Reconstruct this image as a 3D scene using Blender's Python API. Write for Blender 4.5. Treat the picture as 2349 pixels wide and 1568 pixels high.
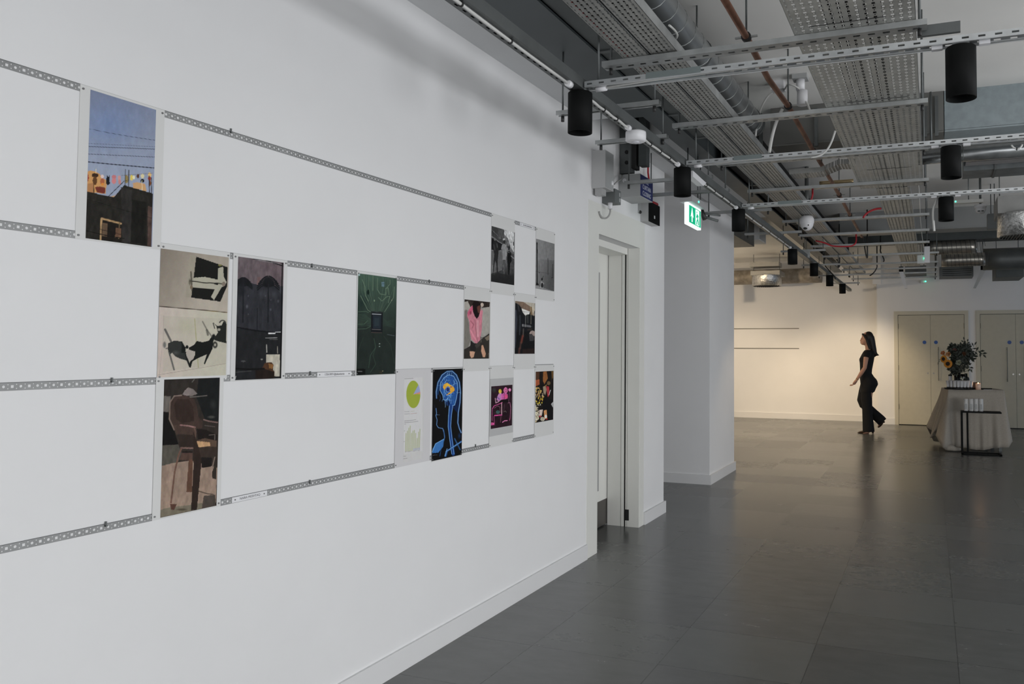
import bpy, math, random
import numpy as np
from mathutils import Vector
random.seed(7)
S = bpy.context.scene
for o in list(bpy.data.objects): bpy.data.objects.remove(o)
COL = S.collection

# ------------------------------------------------------------------ camera, world, light, exposure
YAW, PIT, ROL = math.radians(20.3736), math.radians(2.3812), math.radians(0.2446)
FPX, CX, CY, CAMZ = 1817.02, 1460.22, 726.71, 1.42
_f = np.array([-math.sin(YAW)*math.cos(PIT), math.cos(YAW)*math.cos(PIT), math.sin(PIT)])
_r = np.array([math.cos(YAW), math.sin(YAW), 0.0]); _u = np.cross(_r, _f)
_r, _u = math.cos(ROL)*_r+math.sin(ROL)*_u, -math.sin(ROL)*_r+math.cos(ROL)*_u
_c = np.array([0, 0, CAMZ])
cd = bpy.data.cameras.new('camera'); cam = bpy.data.objects.new('camera', cd); COL.objects.link(cam)
cd.sensor_width = 36; cd.sensor_fit = 'HORIZONTAL'; cd.lens = FPX/2349*36
cd.shift_x = (1174.5-CX)/2349; cd.shift_y = (CY-784)/2349
cd.clip_start = .05; cd.clip_end = 100
from mathutils import Matrix
cam.matrix_world = Matrix(((_r[0], _u[0], -_f[0], 0), (_r[1], _u[1], -_f[1], 0), (_r[2], _u[2], -_f[2], CAMZ), (0, 0, 0, 1)))
S.camera = cam

W = bpy.data.worlds.new('world'); S.world = W; W.use_nodes = True
W.node_tree.nodes['Background'].inputs[0].default_value = (.75, .85, 1, 1)
W.node_tree.nodes['Background'].inputs[1].default_value = 0.05
S.view_settings.view_transform = 'Standard'; S.view_settings.look = 'None'
S.view_settings.exposure = 0.0; S.view_settings.gamma = 1.0; S.view_settings.use_curve_mapping = False

def area(name, loc, rot, sx, sy, power, col):
    l = bpy.data.lights.new(name, 'AREA'); l.shape = 'RECTANGLE'; l.size = sx; l.size_y = sy
    l.energy = power; l.color = col
    o = bpy.data.objects.new(name, l); COL.objects.link(o); o.location = loc; o.rotation_euler = rot
    return o
H = math.pi/2
DAY = (.96, .975, 1.0)
# daylight through the tall windows of the right-hand wall and the back wall
for i, (y, p) in enumerate([(-3.6, 66), (-0.6, 92), (2.4, 98), (6.4, 96)]):
    area('window_daylight', (5.38, y, 1.25), (0, H+.3, 0), 2.0, 2.4, p*1.36, DAY)
area('window_daylight', (5.38, 13.2, 1.3), (0, H, 0), 2.0, 1.6, 22, (.55, .74, 1.0))
for x in (-0.6, 2.6):
    area('window_daylight', (x, -5.88, 1.5), (H+.2, 0, 0), 2.4, 2.0, 40, DAY)

def P3(px, py, X=None, Y=None, Z=None):
    "the point of a photo pixel on a wall (X=), cross plane (Y=) or level (Z=)"
    d = _f+(px-CX)/FPX*_r-(py-CY)/FPX*_u
    t = ((X-_c[0])/d[0]) if X is not None else ((Y-_c[1])/d[1]) if Y is not None else ((Z-_c[2])/d[2])
    return Vector(_c+d*t)

# ------------------------------------------------------------------ materials
def lin(c):
    c = c/255 if c > 1 else c
    return c/12.92 if c <= .04045 else ((c+.055)/1.055)**2.4
def rgb(r, g, b, k=1): return (lin(r)*k, lin(g)*k, lin(b)*k, 1)
MATS = {}
def mat(name, col, rough=.6, metal=0, emit=None, es=1, noise=0, nscale=8, bump=0, spec=None, alpha=None, trans=0):
    if name in MATS: return MATS[name]
    m = bpy.data.materials.new(name); m.use_nodes = True; nt = m.node_tree; b = nt.nodes['Principled BSDF']
    b.inputs['Base Color'].default_value = col; b.inputs['Roughness'].default_value = rough; b.inputs['Metallic'].default_value = metal
    if spec is not None: b.inputs['Specular IOR Level'].default_value = spec
    if trans: b.inputs['Transmission Weight'].default_value = trans; b.inputs['IOR'].default_value = 1.45
    if emit: b.inputs['Emission Color'].default_value = emit; b.inputs['Emission Strength'].default_value = es
    if noise or bump:
        tc = nt.nodes.new('ShaderNodeNewGeometry'); n = nt.nodes.new('ShaderNodeTexNoise')
        n.inputs['Scale'].default_value = nscale; n.inputs['Detail'].default_value = 5
        nt.links.new(tc.outputs['Position'], n.inputs['Vector'])
        if noise:
            mr = nt.nodes.new('ShaderNodeMapRange'); mr.inputs[1].default_value = .3; mr.inputs[2].default_value = .7
            mr.inputs[3].default_value = 1-noise; mr.inputs[4].default_value = 1+noise
            vm = nt.nodes.new('ShaderNodeVectorMath'); vm.operation = 'SCALE'; vm.inputs[0].default_value = col[:3]
            nt.links.new(n.outputs['Fac'], mr.inputs[0]); nt.links.new(mr.outputs[0], vm.inputs['Scale'])
            nt.links.new(vm.outputs[0], b.inputs['Base Color'])
        if bump:
            bp = nt.nodes.new('ShaderNodeBump'); bp.inputs['Strength'].default_value = bump; bp.inputs['Distance'].default_value = .01
            nt.links.new(n.outputs['Fac'], bp.inputs['Height']); nt.links.new(bp.outputs[0], b.inputs['Normal'])
    MATS[name] = m; return m

class NG:
    "small helper to write node maths"
    def __init__(s, nt): s.nt = nt
    def m(s, op, a, b=None, c=None):
        n = s.nt.nodes.new('ShaderNodeMath'); n.operation = op
        for i, v in enumerate((a, b, c)):
            if v is None: continue
            if isinstance(v, (int, float)): n.inputs[i].default_value = v
            else: s.nt.links.new(v, n.inputs[i])
        return n.outputs[0]
    def pos(s):
        g = s.nt.nodes.new('ShaderNodeNewGeometry'); x = s.nt.nodes.new('ShaderNodeSeparateXYZ')
        s.nt.links.new(g.outputs['Position'], x.inputs[0]); return x.outputs
    def box(s, v, pitch, off, half):   # 1 where v is within half of (off + k*pitch)
        t = s.m('SUBTRACT', v, off-pitch/2); t = s.m('FLOORED_MODULO', t, pitch); t = s.m('SUBTRACT', t, pitch/2)
        t = s.m('ABSOLUTE', t); return s.m('LESS_THAN', t, half), t
    def AND(s, a, b): return s.m('MULTIPLY', a, b)
    def OR(s, a, b): return s.m('MAXIMUM', a, b)

def holes(name, base, fn, rough=.45, metal=.8):
    m = mat(name, base, rough, metal, noise=.12, nscale=14)
    nt = m.node_tree; g = NG(nt); h = fn(g, g.pos())
    out = nt.nodes['Material Output']; mx = nt.nodes.new('ShaderNodeMixShader'); tr = nt.nodes.new('ShaderNodeBsdfTransparent')
    nt.links.new(h, mx.inputs[0]); nt.links.new(nt.nodes['Principled BSDF'].outputs[0], mx.inputs[1]); nt.links.new(tr.outputs[0], mx.inputs[2])
    nt.links.new(mx.outputs[0], out.inputs[0]); return m

M_WALL = mat('white_wall_paint', (.80, .80, .805, 1), .75, noise=.012, nscale=3, spec=.3)
M_FRAME = mat('cream_gloss_paint', (.78, .78, .74, 1), .4)
M_SKIRT = mat('skirting_paint', (.76, .76, .765, 1), .45)
M_CEIL = mat('painted_concrete', (.92, .91, .88, 1), .9, noise=.04, nscale=1.3, bump=.05)
M_SOFF = mat('soffit_paint', (.74, .75, .76, 1), .85, noise=.03, nscale=2)
M_GALV = mat('galvanised_steel', (.44, .455, .455, 1), .42, .75, noise=.18, nscale=9)
M_GALVD = mat('dull_galvanised_steel', (.13, .14, .14, 1), .5, .5, noise=.15, nscale=5)
M_DUCT = mat('dark_duct_steel', (.075, .085, .085, 1), .5, .35, noise=.15, nscale=4)
M_BEAM = mat('grey_blue_steel_paint', (.30, .35, .37, 1), .45, .1, noise=.1, nscale=20)
M_BLACK = mat('matt_black_metal', (.006, .0065, .0065, 1), .6, spec=.12)
M_VOID = mat('void_black', (.012, .012, .012, 1), .8)  # flat black for gaps, openings and the added box in the ceiling void
M_WHITE = mat('white_plastic', (.78, .78, .80, 1), .4)
M_GREYP = mat('grey_plastic_box', (.40, .41, .41, 1), .5)
M_GREYD = mat('dark_grey_box', (.13, .14, .14, 1), .5)
M_CABW = mat('white_cable_sheath', (.62, .62, .60, 1), .5)
M_CABR = mat('red_cable_sheath', (.42, .02, .03, 1), .5)
M_CABK = mat('black_cable_sheath', (.02, .02, .02, 1), .5)
M_COPPER = mat('tarnished_copper', (.30, .15, .10, 1), .5, .55, noise=.35, nscale=10)
M_FOIL = mat('crinkled_foil', (.55, .55, .54, 1), .3, .9, noise=.3, nscale=30, bump=.8)
M_PAPER = mat('poster_paper', (.70, .70, .69, 1), .6)
M_LABEL = mat('label_card', (.80, .80, .82, 1), .6)
M_INK = mat('grey_ink', (.16, .16, .17, 1), .7)
M_PIN = mat('magnet_steel', (.20, .20, .20, 1), .4, .6)

def tray_fn(x0, x1, px, py):
    def fn(g, p):
        a, _ = g.box(p[0], px, x0, px*.20); b, _ = g.box(p[1], py, 0, py*.20)
        c, _ = g.box(p[0], px, x0, px*.06); d, _ = g.box(p[1], py, py*.5, py*.13)
        e, _ = g.box(p[0], px, x0, px*.28); f_, _ = g.box(p[1], py, py*.32, py*.035)
        h = g.OR(g.OR(g.AND(a, b), g.AND(c, d)), g.AND(e, f_))
        # rows near one edge are left unpunched, as on the real tray
        return g.AND(h, g.m('GREATER_THAN', p[0], x0+.001))
    return fn
M_TRAYW = holes('perforated_tray_steel', (.50, .50, .47, 1), tray_fn(-.535, -.05, .0335, .046), .5, .55)
M_TRAYN = holes('perforated_tray_steel_small', (.44, .44, .42, 1), tray_fn(-1.345, -1.09, .024, .036), .5, .55)
def slot_fn(ax, zc):
    def fn(g, p):
        a, _ = g.box(p[ax], .058, .02, .0125)
        z = g.m('LESS_THAN', g.m('ABSOLUTE', g.m('SUBTRACT', p[2], zc)), .0038)
        return g.AND(a, z)
    return fn
M_TRACK = holes('slotted_strut_steel', (.60, .62, .63, 1), slot_fn(0, 2.617), .38, .75)
def back_fn(g, p):
    tc = g.nt.nodes.new('ShaderNodeTexCoord'); sp = g.nt.nodes.new('ShaderNodeSeparateXYZ'); g.nt.links.new(tc.outputs['Object'], sp.inputs[0])
    a, _ = g.box(p[0], .061, .02, .0145)
    return g.AND(g.AND(a, g.m('LESS_THAN', g.m('ABSOLUTE', sp.outputs[1]), .0075)), g.m('LESS_THAN', sp.outputs[2], .004))
M_STRUT = holes('slot_backed_strut_steel', (.44, .455, .455, 1), back_fn, .42, .7)
def under_fn(g, p):
    a, _ = g.box(p[1], .052, .0, .011); b = g.m('LESS_THAN', g.m('ABSOLUTE', g.m('SUBTRACT', p[0], -1.515)), .0035)
    return g.AND(a, b)
M_TRUNK = holes('slotted_trunking_steel', (.13, .14, .14, 1), under_fn, .45, .6)
def band_fn(zc):
    def fn(g, p):
        y, z = p[1], g.m('SUBTRACT', p[2], zc); az = g.m('ABSOLUTE', z)
        a, _ = g.box(y, .041, 0, .0036); sq = g.AND(a, g.m('LESS_THAN', az, .0036))
        _, t = g.box(y, .041, .0205, .003); r = g.m('SQRT', g.m('ADD', g.m('MULTIPLY', t, t), g.m('MULTIPLY', z, z)))
        ci = g.m('LESS_THAN', r, .0036)
        _, t2 = g.box(y, .0205, .01025, .001); dz = g.m('SUBTRACT', az, .0052)
        r2 = g.m('SQRT', g.m('ADD', g.m('MULTIPLY', t2, t2), g.m('MULTIPLY', dz, dz)))
        return g.OR(g.OR(sq, ci), g.m('LESS_THAN', r2, .0017))
    return fn

def floor_mat():
    m = mat('grey_stone_tile', (.1, .1, .1, 1), .3); nt = m.node_tree; g = NG(nt); p = g.pos(); b = nt.nodes['Principled BSDF']
    ux = g.m('DIVIDE', g.m('ADD', p[0], 1.81), .637); uy = g.m('DIVIDE', g.m('SUBTRACT', p[1], 3.456), .508)
    wn = nt.nodes.new('ShaderNodeTexWhiteNoise'); wn.noise_dimensions = '2D'; cb = nt.nodes.new('ShaderNodeCombineXYZ')
    nt.links.new(g.m('FLOOR', ux), cb.inputs[0]); nt.links.new(g.m('FLOOR', uy), cb.inputs[1]); nt.links.new(cb.outputs[0], wn.inputs['Vector'])
    _, tx = g.box(p[0], .637, -1.81, .001); _, ty = g.box(p[1], .508, 3.456, .001)
    seam = g.m('LESS_THAN', g.m('MINIMUM', tx, ty), .0022)
    nn = nt.nodes.new('ShaderNodeTexNoise'); nn.inputs['Scale'].default_value = 5; nn.inputs['Detail'].default_value = 8; nn.inputs['Roughness'].default_value = .65
    mp = nt.nodes.new('ShaderNodeMapping'); mp.inputs['Scale'].default_value = (1, 2.2, 1)
    gg = nt.nodes.new('ShaderNodeNewGeometry'); nt.links.new(gg.outputs['Position'], mp.inputs[0]); nt.links.new(mp.outputs[0], nn.inputs['Vector'])
    v = g.m('MULTIPLY_ADD', g.m('SUBTRACT', wn.outputs['Value'], .5), .22, 1)
    v = g.m('MULTIPLY', v, g.m('MULTIPLY_ADD', g.m('SUBTRACT', nn.outputs['Fac'], .5), .42, 1))
    v = g.m('MULTIPLY', v, g.m('MULTIPLY_ADD', seam, -.5, 1))
    sc = nt.nodes.new('ShaderNodeVectorMath'); sc.operation = 'SCALE'; sc.inputs[0].default_value = (.112, .115, .112)
    nt.links.new(v, sc.inputs['Scale']); nt.links.new(sc.outputs[0], b.inputs['Base Color'])
    nt.links.new(g.m('MULTIPLY_ADD', wn.outputs['Value'], .05, g.m('MULTIPLY_ADD', nn.outputs['Fac'], .05, .21)), b.inputs['Roughness'])
    b.inputs['Specular IOR Level'].default_value = .5
    return m
M_FLOOR = floor_mat()

# ------------------------------------------------------------------ mesh helpers
def tag(o, label=None, cat=None, group=None, kind=None):
    if label: o['label'] = label
    if cat: o['category'] = cat
    if group: o['group'] = group
    if kind: o['kind'] = kind
    return o
def wloc(o):
    v = Vector((0, 0, 0))
    while o is not None: v += o.location; o = o.parent
    return v
class MB:
    def __init__(s): s.v = []; s.f = []; s.sm = []
    def add(s, vs, fs, smooth=False):
        n = len(s.v); s.v += [tuple(v) for v in vs]; s.f += [tuple(i+n for i in f) for f in fs]; s.sm += [smooth]*len(fs); return s
    def box(s, x0, x1, y0, y1, z0, z1):
        v = [(x, y, z) for z in (z0, z1) for y in (y0, y1) for x in (x0, x1)]
        return s.add(v, [(0, 2, 3, 1), (4, 5, 7, 6), (0, 1, 5, 4), (2, 6, 7, 3), (0, 4, 6, 2), (1, 3, 7, 5)])
    def prism(s, poly, axis, a, b):
        n = len(poly); v = []
        for t in (a, b):
            for p, q in poly: v.append((t, p, q) if axis == 0 else (p, t, q) if axis == 1 else (p, q, t))
        return s.add(v, [tuple(range(n))[::-1], tuple(range(n, 2*n))]+[(i, (i+1) % n, n+(i+1) % n, n+i) for i in range(n)])
    def tube(s, pts, r, n=8, caps=True, r2=None):
        pts = [Vector(p) for p in pts]; k = len(pts); rings = []; up = None
        for i, p in enumerate(pts):
            d = (pts[min(i+1, k-1)]-pts[max(i-1, 0)]).normalized()
            if up is None: up = Vector((0, 0, 1)) if abs(d.z) < .9 else Vector((1, 0, 0))
            a = d.cross(up).normalized(); b = a.cross(d).normalized(); up = b
            rr = (r[i] if isinstance(r, (list, tuple)) else (r if r2 is None else r+(r2-r)*i/(k-1)))
            rings.append([p+a*(rr*math.cos(2*math.pi*j/n))+b*(rr*math.sin(2*math.pi*j/n)) for j in range(n)])
        v = [q for R in rings for q in R]
        f = [(i*n+j, i*n+(j+1) % n, (i+1)*n+(j+1) % n, (i+1)*n+j) for i in range(k-1) for j in range(n)]
        s.add(v, f, True)
        if caps: s.add(rings[0], [tuple(range(n))[::-1]]); s.add(rings[-1], [tuple(range(n))])
        return s
    def lathe(s, prof, c, n=24, smooth=True):
        v = [(c[0]+r*math.cos(2*math.pi*j/n), c[1]+r*math.sin(2*math.pi*j/n), c[2]+z) for r, z in prof for j in range(n)]
        f = [(i*n+j, i*n+(j+1) % n, (i+1)*n+(j+1) % n, (i+1)*n+j) for i in range(len(prof)-1) for j in range(n)]
        return s.add(v, f, smooth)
    def ell(s, c, r, n=16, m=10, R=None):
        v = []
        for i in range(m+1):
            t = math.pi*i/m
            for j in range(n):
                a = 2*math.pi*j/n; q = Vector((r[0]*math.sin(t)*math.cos(a), r[1]*math.sin(t)*math.sin(a), r[2]*math.cos(t)))
                if R: q = R @ q
                v.append(Vector(c)+q)
        return s.add(v, [(i*n+j, (i+1)*n+j, (i+1)*n+(j+1) % n, i*n+(j+1) % n) for i in range(m) for j in range(n)], True)
    def cchan(s, axis, a, b, c, z, w=.041, h=.041, t=.0025, lip=.009, down=True):
        "C-shaped strut channel, mouth down; c = centre across, z = underside"
        k = w/2
        P = [(-k, 0), (-k, h), (k, h), (k, 0), (k-lip, 0), (k-lip, .006), (k-t, .006), (k-t, h-t), (-k+t, h-t), (-k+t, .006), (-k+lip, .006), (-k+lip, 0)]
        if not down: P = [(p, h-q) for p, q in P]
        P = [(c+p, z+q) for p, q in P]; n = len(P)
        v = [((x, p, q) if axis == 0 else (p, x, q)) for x in (a, b) for p, q in P]
        f = [(i, (i+1) % n, n+(i+1) % n, n+i) for i in range(n)]
        return s.add(v, f)
    def build(s, name, m, parent=None, origin=None):
        me = bpy.data.meshes.new(name); base = wloc(parent) if parent else Vector((0, 0, 0))
        loc = Vector(origin)-base if origin is not None else Vector((0, 0, 0))
        off = base+loc
        me.from_pydata([(v[0]-off.x, v[1]-off.y, v[2]-off.z) for v in s.v], [], s.f)
        me.polygons.foreach_set('use_smooth', s.sm); me.materials.append(m); me.update()
        import bmesh
        bm = bmesh.new(); bm.from_mesh(me); bmesh.ops.remove_doubles(bm, verts=bm.verts, dist=1e-6); bmesh.ops.recalc_face_normals(bm, faces=bm.faces); bm.to_mesh(me); bm.free()
        o = bpy.data.objects.new(name, me); COL.objects.link(o); o.location = loc
        if parent: o.parent = parent
        return o
def thing(name, loc, label, cat, group=None):
    o = bpy.data.objects.new(name, None); COL.objects.link(o); o.location = loc; o.empty_display_size = .05
    return tag(o, label, cat, group)
def box(name, x0, x1, y0, y1, z0, z1, m, parent=None): return MB().box(x0, x1, y0, y1, z0, z1).build(name, m, parent)
def struct(name, mb, m, parent=None):
    o = mb.build(name, m, parent)
    if not parent: o['kind'] = 'structure'
    return o
def kids(o): return [c for c in bpy.data.objects if c.parent == o]
def copy_tree(o, parent=None):
    c = o.copy(); COL.objects.link(c)
    if parent: c.parent = parent
    for ch in kids(o): copy_tree(ch, c)
    return c
def text(name, s, size, m, parent, origin, right, up, align='CENTER', wide=1.0):
    "flat lettering as a mesh, laid out along right/up"
    cu = bpy.data.curves.new(name, 'FONT'); cu.body = s; cu.size = size; cu.align_x = align; cu.align_y = 'CENTER'; cu.extrude = .0002; cu.space_line = 1.0
    t = bpy.data.objects.new(name, cu); COL.objects.link(t); bpy.context.view_layer.update()
    me = bpy.data.meshes.new_from_object(t.evaluated_get(bpy.context.evaluated_depsgraph_get()))
    bpy.data.objects.remove(t)
    r, u = Vector(right), Vector(up); n = r.cross(u); base = wloc(parent)
    for v in me.vertices: v.co = Vector(origin)-base+r*v.co.x*wide+u*v.co.y+n*v.co.z
    me.materials.clear(); me.materials.append(m); o = bpy.data.objects.new(name, me); COL.objects.link(o); o.parent = parent
    return o
def bez(p0, p1, p2, p3, n=14):
    p0, p1, p2, p3 = map(Vector, (p0, p1, p2, p3)); out = []
    for i in range(n+1):
        t = i/n; out.append(p0*(1-t)**3+p1*3*t*(1-t)**2+p2*3*t*t*(1-t)+p3*t**3)
    return out
WX = -2.21
# ------------------------------------------------------------------ the room
ZC = 3.30
struct('floor', MB().box(-5.2, 5.6, -6.2, 17.4, -.1, 0), M_FLOOR)
struct('ceiling', MB().box(-5.2, 5.6, -6.2, 17.4, ZC, ZC+.2), M_CEIL)
DY0, DY1, DZ = 5.165, 6.026, 2.245       # door opening in the left wall
wl = MB().box(WX-.44, WX, -6.2, DY0, 0, ZC).box(WX-.44, WX, DY0, DY1, DZ, ZC).box(WX-.44, WX, DY1, 6.65, 0, ZC)
struct('wall_left', wl, M_WALL)
struct('wall_recess', MB().box(-3.7, -3.6, 6.5, 8.3, 0, ZC).box(-3.6, WX-.44, 6.45, 6.6, 0, ZC), M_WALL)
struct('wall_pillar', MB().box(-3.7, WX, 8.19, 9.31, 0, ZC), M_WALL)
struct('wall_side', MB().box(-5.2, -5.1, 9.3, 16.7, 0, ZC).box(-5.2, -3.7, 9.2, 9.31, 0, ZC), M_WALL)
struct('wall_far', MB().box(-5.2, -.9, 16.65, 16.8, 0, ZC), M_WALL)
struct('wall_door', MB().box(-.985, 5.6, 16.19, 16.7, 0, ZC).box(-1.06, -.9, 16.15, 16.6, 2.73, ZC), M_WALL)
struct('wall_right', MB().box(5.5, 5.6, -6.2, 17, 0, ZC), M_WALL)
struct('wall_back', MB().box(-5.2, 5.6, -6.2, -6.1, 0, ZC), M_WALL)
struct('ceiling_soffit', MB().box(WX, -1.876, -6.1, 4.95, 3.0, ZC), M_SOFF)
struct('ceiling_soffit', MB().box(WX, -1.80, 5.62, 9.3, 3.0, ZC), M_SOFF)
for i, (y0, y1) in enumerate([(-4.8, -2.4), (-1.8, .6), (1.2, 3.6), (5.2, 7.6), (12.2, 14.2)]):
    f = struct('window_%d' % (i+1), MB().box(5.44, 5.5, y0-.06, y0, .2, 2.75).box(5.44, 5.5, y1, y1+.06, .2, 2.75).box(5.44, 5.5, y0, y1, 2.69, 2.75).box(5.44, 5.5, y0, y1, .2, .26), M_FRAME)
# skirtings
sk = .1; st = .018
struct('baseboard_left', MB().box(WX, WX+.012, -6.1, 4.985, 0, sk), M_SKIRT)
struct('baseboard_pier', MB().box(WX, WX+st, 6.125, 6.65+st, 0, sk).box(WX-.4, WX, 6.65, 6.65+st, 0, sk), M_SKIRT)
struct('baseboard_pillar', MB().box(-3.6, WX, 8.19-st, 8.19, 0, sk).box(WX, WX+st, 8.19-st, 9.31+st, 0, sk), M_SKIRT)
struct('baseboard_far', MB().box(-5.1, -.985, 16.65-st, 16.65, 0, .12), M_SKIRT)
struct('baseboard_door', MB().box(-.985, -.66, 16.19-st, 16.19, 0, .12).box(.62, .80, 16.19-st, 16.19, 0, .12), M_SKIRT)

# sliding door in the left wall, slid into its pocket
struct('trim_1', MB().box(WX-.004, WX+.004, 4.985, DY0, 0, 2.46).box(WX-.004, WX+.004, DY1, 6.122, 0, 2.46).box(WX-.004, WX+.004, DY0, DY1, DZ, 2.46), M_FRAME)
dr = MB().box(WX-.35, WX-.277, 5.0, 6.02, .215, 2.235).build('door_1', M_FRAME); dr['kind'] = 'structure'
M_KICK = mat('brushed_kick_plate', (.14, .13, .12, 1), .35, .7)
box('kick_plate', WX-.35, WX-.276, 5.0, 6.02, .012, .215, M_KICK, dr)
box('vision_slot', WX-.277, WX-.2755, 5.815, 5.845, .30, 2.04, mat('grey_strip', (.33, .33, .33, 1), .4), dr)
fr = MB()
fr.box(WX-.27, WX-.155, DY1-.012, DY1+.001, 0, DZ).box(WX-.15, WX-.127, DY1-.016, DY1+.001, 0, DZ).box(WX-.112, WX-.101, DY1-.016, DY1+.001, 0, DZ).box(WX-.098, WX+.003, DY1-.016, DY1+.001, 0, DZ)
jm = struct('trim_2', fr, M_FRAME)
box('door_gap', WX-.127, WX-.112, DY1-.004, DY1, 0, DZ, M_VOID, jm)
box('flush_pull', WX-.125+.012, WX-.113+.012+.02, DY1-.018, DY1-.0155, .05, .137, M_VOID, jm)
box('head_rail', WX-.27, WX-.1, DY0-.1, DY1-.02, DZ-.05, DZ, M_FRAME, jm)

# double doors in the far wall
M_LEAF = mat('beige_door_laminate', (.50, .47, .37, 1), .45, noise=.03, nscale=12)
M_LFRM = mat('beige_door_frame', (.56, .53, .43, 1), .45)
M_BLUE = mat('blue_fire_disc', (.01, .07, .30, 1), .4)
M_STEEL = mat('satin_steel', (.35, .34, .32, 1), .35, .9)
YD = 16.19
def double_door(n, x0, x1, xm):
    f = struct('door_%d' % n, MB().box(x0-.07, x0, YD-.025, YD+.02, 0, 2.19).box(x1, x1+.07, YD-.025, YD+.02, 0, 2.19).box(x0, x1, YD-.025, YD+.02, 2.12, 2.19), M_LFRM)
    box('rebate', x0, x1, YD-.004, YD+.01, 0, 2.12, M_VOID, f)
    for a, b, s in ((x0+.006, xm-.002, -1), (xm+.002, x1-.006, 1)):
        lf = box('door_leaf', a, b, YD-.018, YD-.002, .014, 2.112, M_LEAF, f)
        xe = b-.10 if s < 0 else a+.09
        d = MB(); d.tube([(xe+.006*s, YD-.018, 1.59), (xe+.006*s, YD-.023, 1.59)], .034, 20); d.build('fire_disc', M_BLUE, lf)
        xh = xe-.05 if s < 0 else xe+.05
        if not (n == 2 and s < 0):
            hb = MB(); hb.tube([(xh, YD-.06, .86), (xh, YD-.06, 1.5)], .0055, 8)
            for z in (.9, 1.46): hb.tube([(xh, YD-.018, z), (xh, YD-.06, z)], .007, 6)
            hb.build('pull_handle', M_GREYD, lf)
        lk = MB(); lk.tube([(a+.05 if s > 0 else b-.05, YD-.018, 1.0), (a+.05 if s > 0 else b-.05, YD-.025, 1.0)], .016, 12); lk.build('lock', M_STEEL, lf)
        hg = MB(); xx = a if s < 0 else b
        for z in (.35, 1.1, 1.9): hg.box(xx-.006, xx+.006, YD-.028, YD-.015, z-.05, z+.05)
        hg.build('hinge', mat('dull_hinge', (.14, .125, .09, 1), .5, .3), lf)
double_door(2, -.595, .60, -.005)
double_door(3, .87, 2.10, 1.475)

# ------------------------------------------------------------------ perforated bands of the hanging system
BANDZ = [2.1415, 1.731, 1.3195, .909]
bands = ['topmost of the four grey perforated steel bands running along the white wall',
         'second grey perforated steel band from the top, passing behind the palm tree print',
         'third grey perforated steel band from the top, just above the brown chair print',
         'lowest of the four grey perforated steel bands along the white wall']
BN = []
for zc, lb in zip(BANDZ, bands):
    m = holes('punched_band_%d' % round(zc*100), (.30, .305, .305, 1), band_fn(zc), .5, .2)
    b = MB().box(WX+.0002, WX+.0008, .3, 4.462, zc-.0105, zc+.0105).build('perforated_band', m, origin=(WX, 2.3, zc))
    tag(b, lb, 'metal strip', 'perforated bands of the picture hanging system'); BN.append(b)
    e = MB().box(WX+.0002, WX+.0011, .3, 4.462, zc+.0096, zc+.0111).build('band_edge', mat('band_edge_steel', (.12, .125, .125, 1), .5, .3), b)
for bi, q in ((1, (716, 609)), (2, (257, 872)), (2, (712, 856)), (3, (243, 1202)), (3, (711, 1105)), (1, (985, 645)), (0, (530, 300)), (3, (1091, 1022))):
    p = P3(*q, X=WX+.004)
    MB().box(WX+.0008, WX+.006, p.y-.002, p.y+.002, p.z-.006, p.z+.008).box(WX+.0008, WX+.007, p.y-.002, p.y+.004, p.z-.006, p.z-.003).build('hook', M_GREYD, BN[bi])
def label_strip(y0, y1, zc, s, lb, wide=1.0, size=.0115):
    t = thing('name_label', (WX, (y0+y1)/2, zc), lb, 'label')
    box('card', WX+.0012, WX+.0017, y0, y1, zc-.0092, zc+.0092, M_LABEL, t)
    for yy in (y0+.012, y1-.014):
        d = MB(); d.tube([(WX+.0017, yy, zc), (WX+.0035, yy, zc)], .0024, 10); d.build('magnet', M_PIN, t)
    if s: text('lettering', s, size, M_INK, t, (WX+.0020, (y0+y1)/2, zc), (0, 1, 0), (0, 0, 1), wide=wide)
    else:
        mm = MB(); rnd = random.Random(3); y = y0+.04
        while y < y1-.035:
            w = rnd.uniform(.004, .010); mm.box(WX+.0017, WX+.0019, y, y+w, zc-.004, zc+.003); y += w+rnd.uniform(.002, .006)
        mm.build('lettering', M_INK, t)
    return t
label_strip(P3(530, 1140, X=WX).y+.003, P3(612, 1130, X=WX).y, BANDZ[3], 'NAIRA MUSHTAQ', 'white name label on the lowest band, right of the brown chair print', .95)
label_strip(P3(727, 858, X=WX).y, P3(805, 857, X=WX).y, BANDZ[2], 'LYDIA SMITH @lydiasmithartist', 'long white name label on the band beside the green circuit board print', .72)
label_strip(P3(1192, 513, X=WX).y, P3(1226, 522, X=WX).y, BANDZ[0], None, 'small white label on the top band between the two black and white prints')
struct_names = None
fb = []
for zz, lb in ((1.882, 'upper of the two thin steel bands on the far white wall'), (1.464, 'lower of the two thin steel bands on the far white wall')):
    tag(box('perforated_band', -5.0, -2.57, 16.645, 16.65, zz-.01, zz+.01, mat('far_band_steel', (.16, .16, .155, 1), .5, .4)), lb, 'metal strip', 'steel bands on the far wall')
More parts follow.
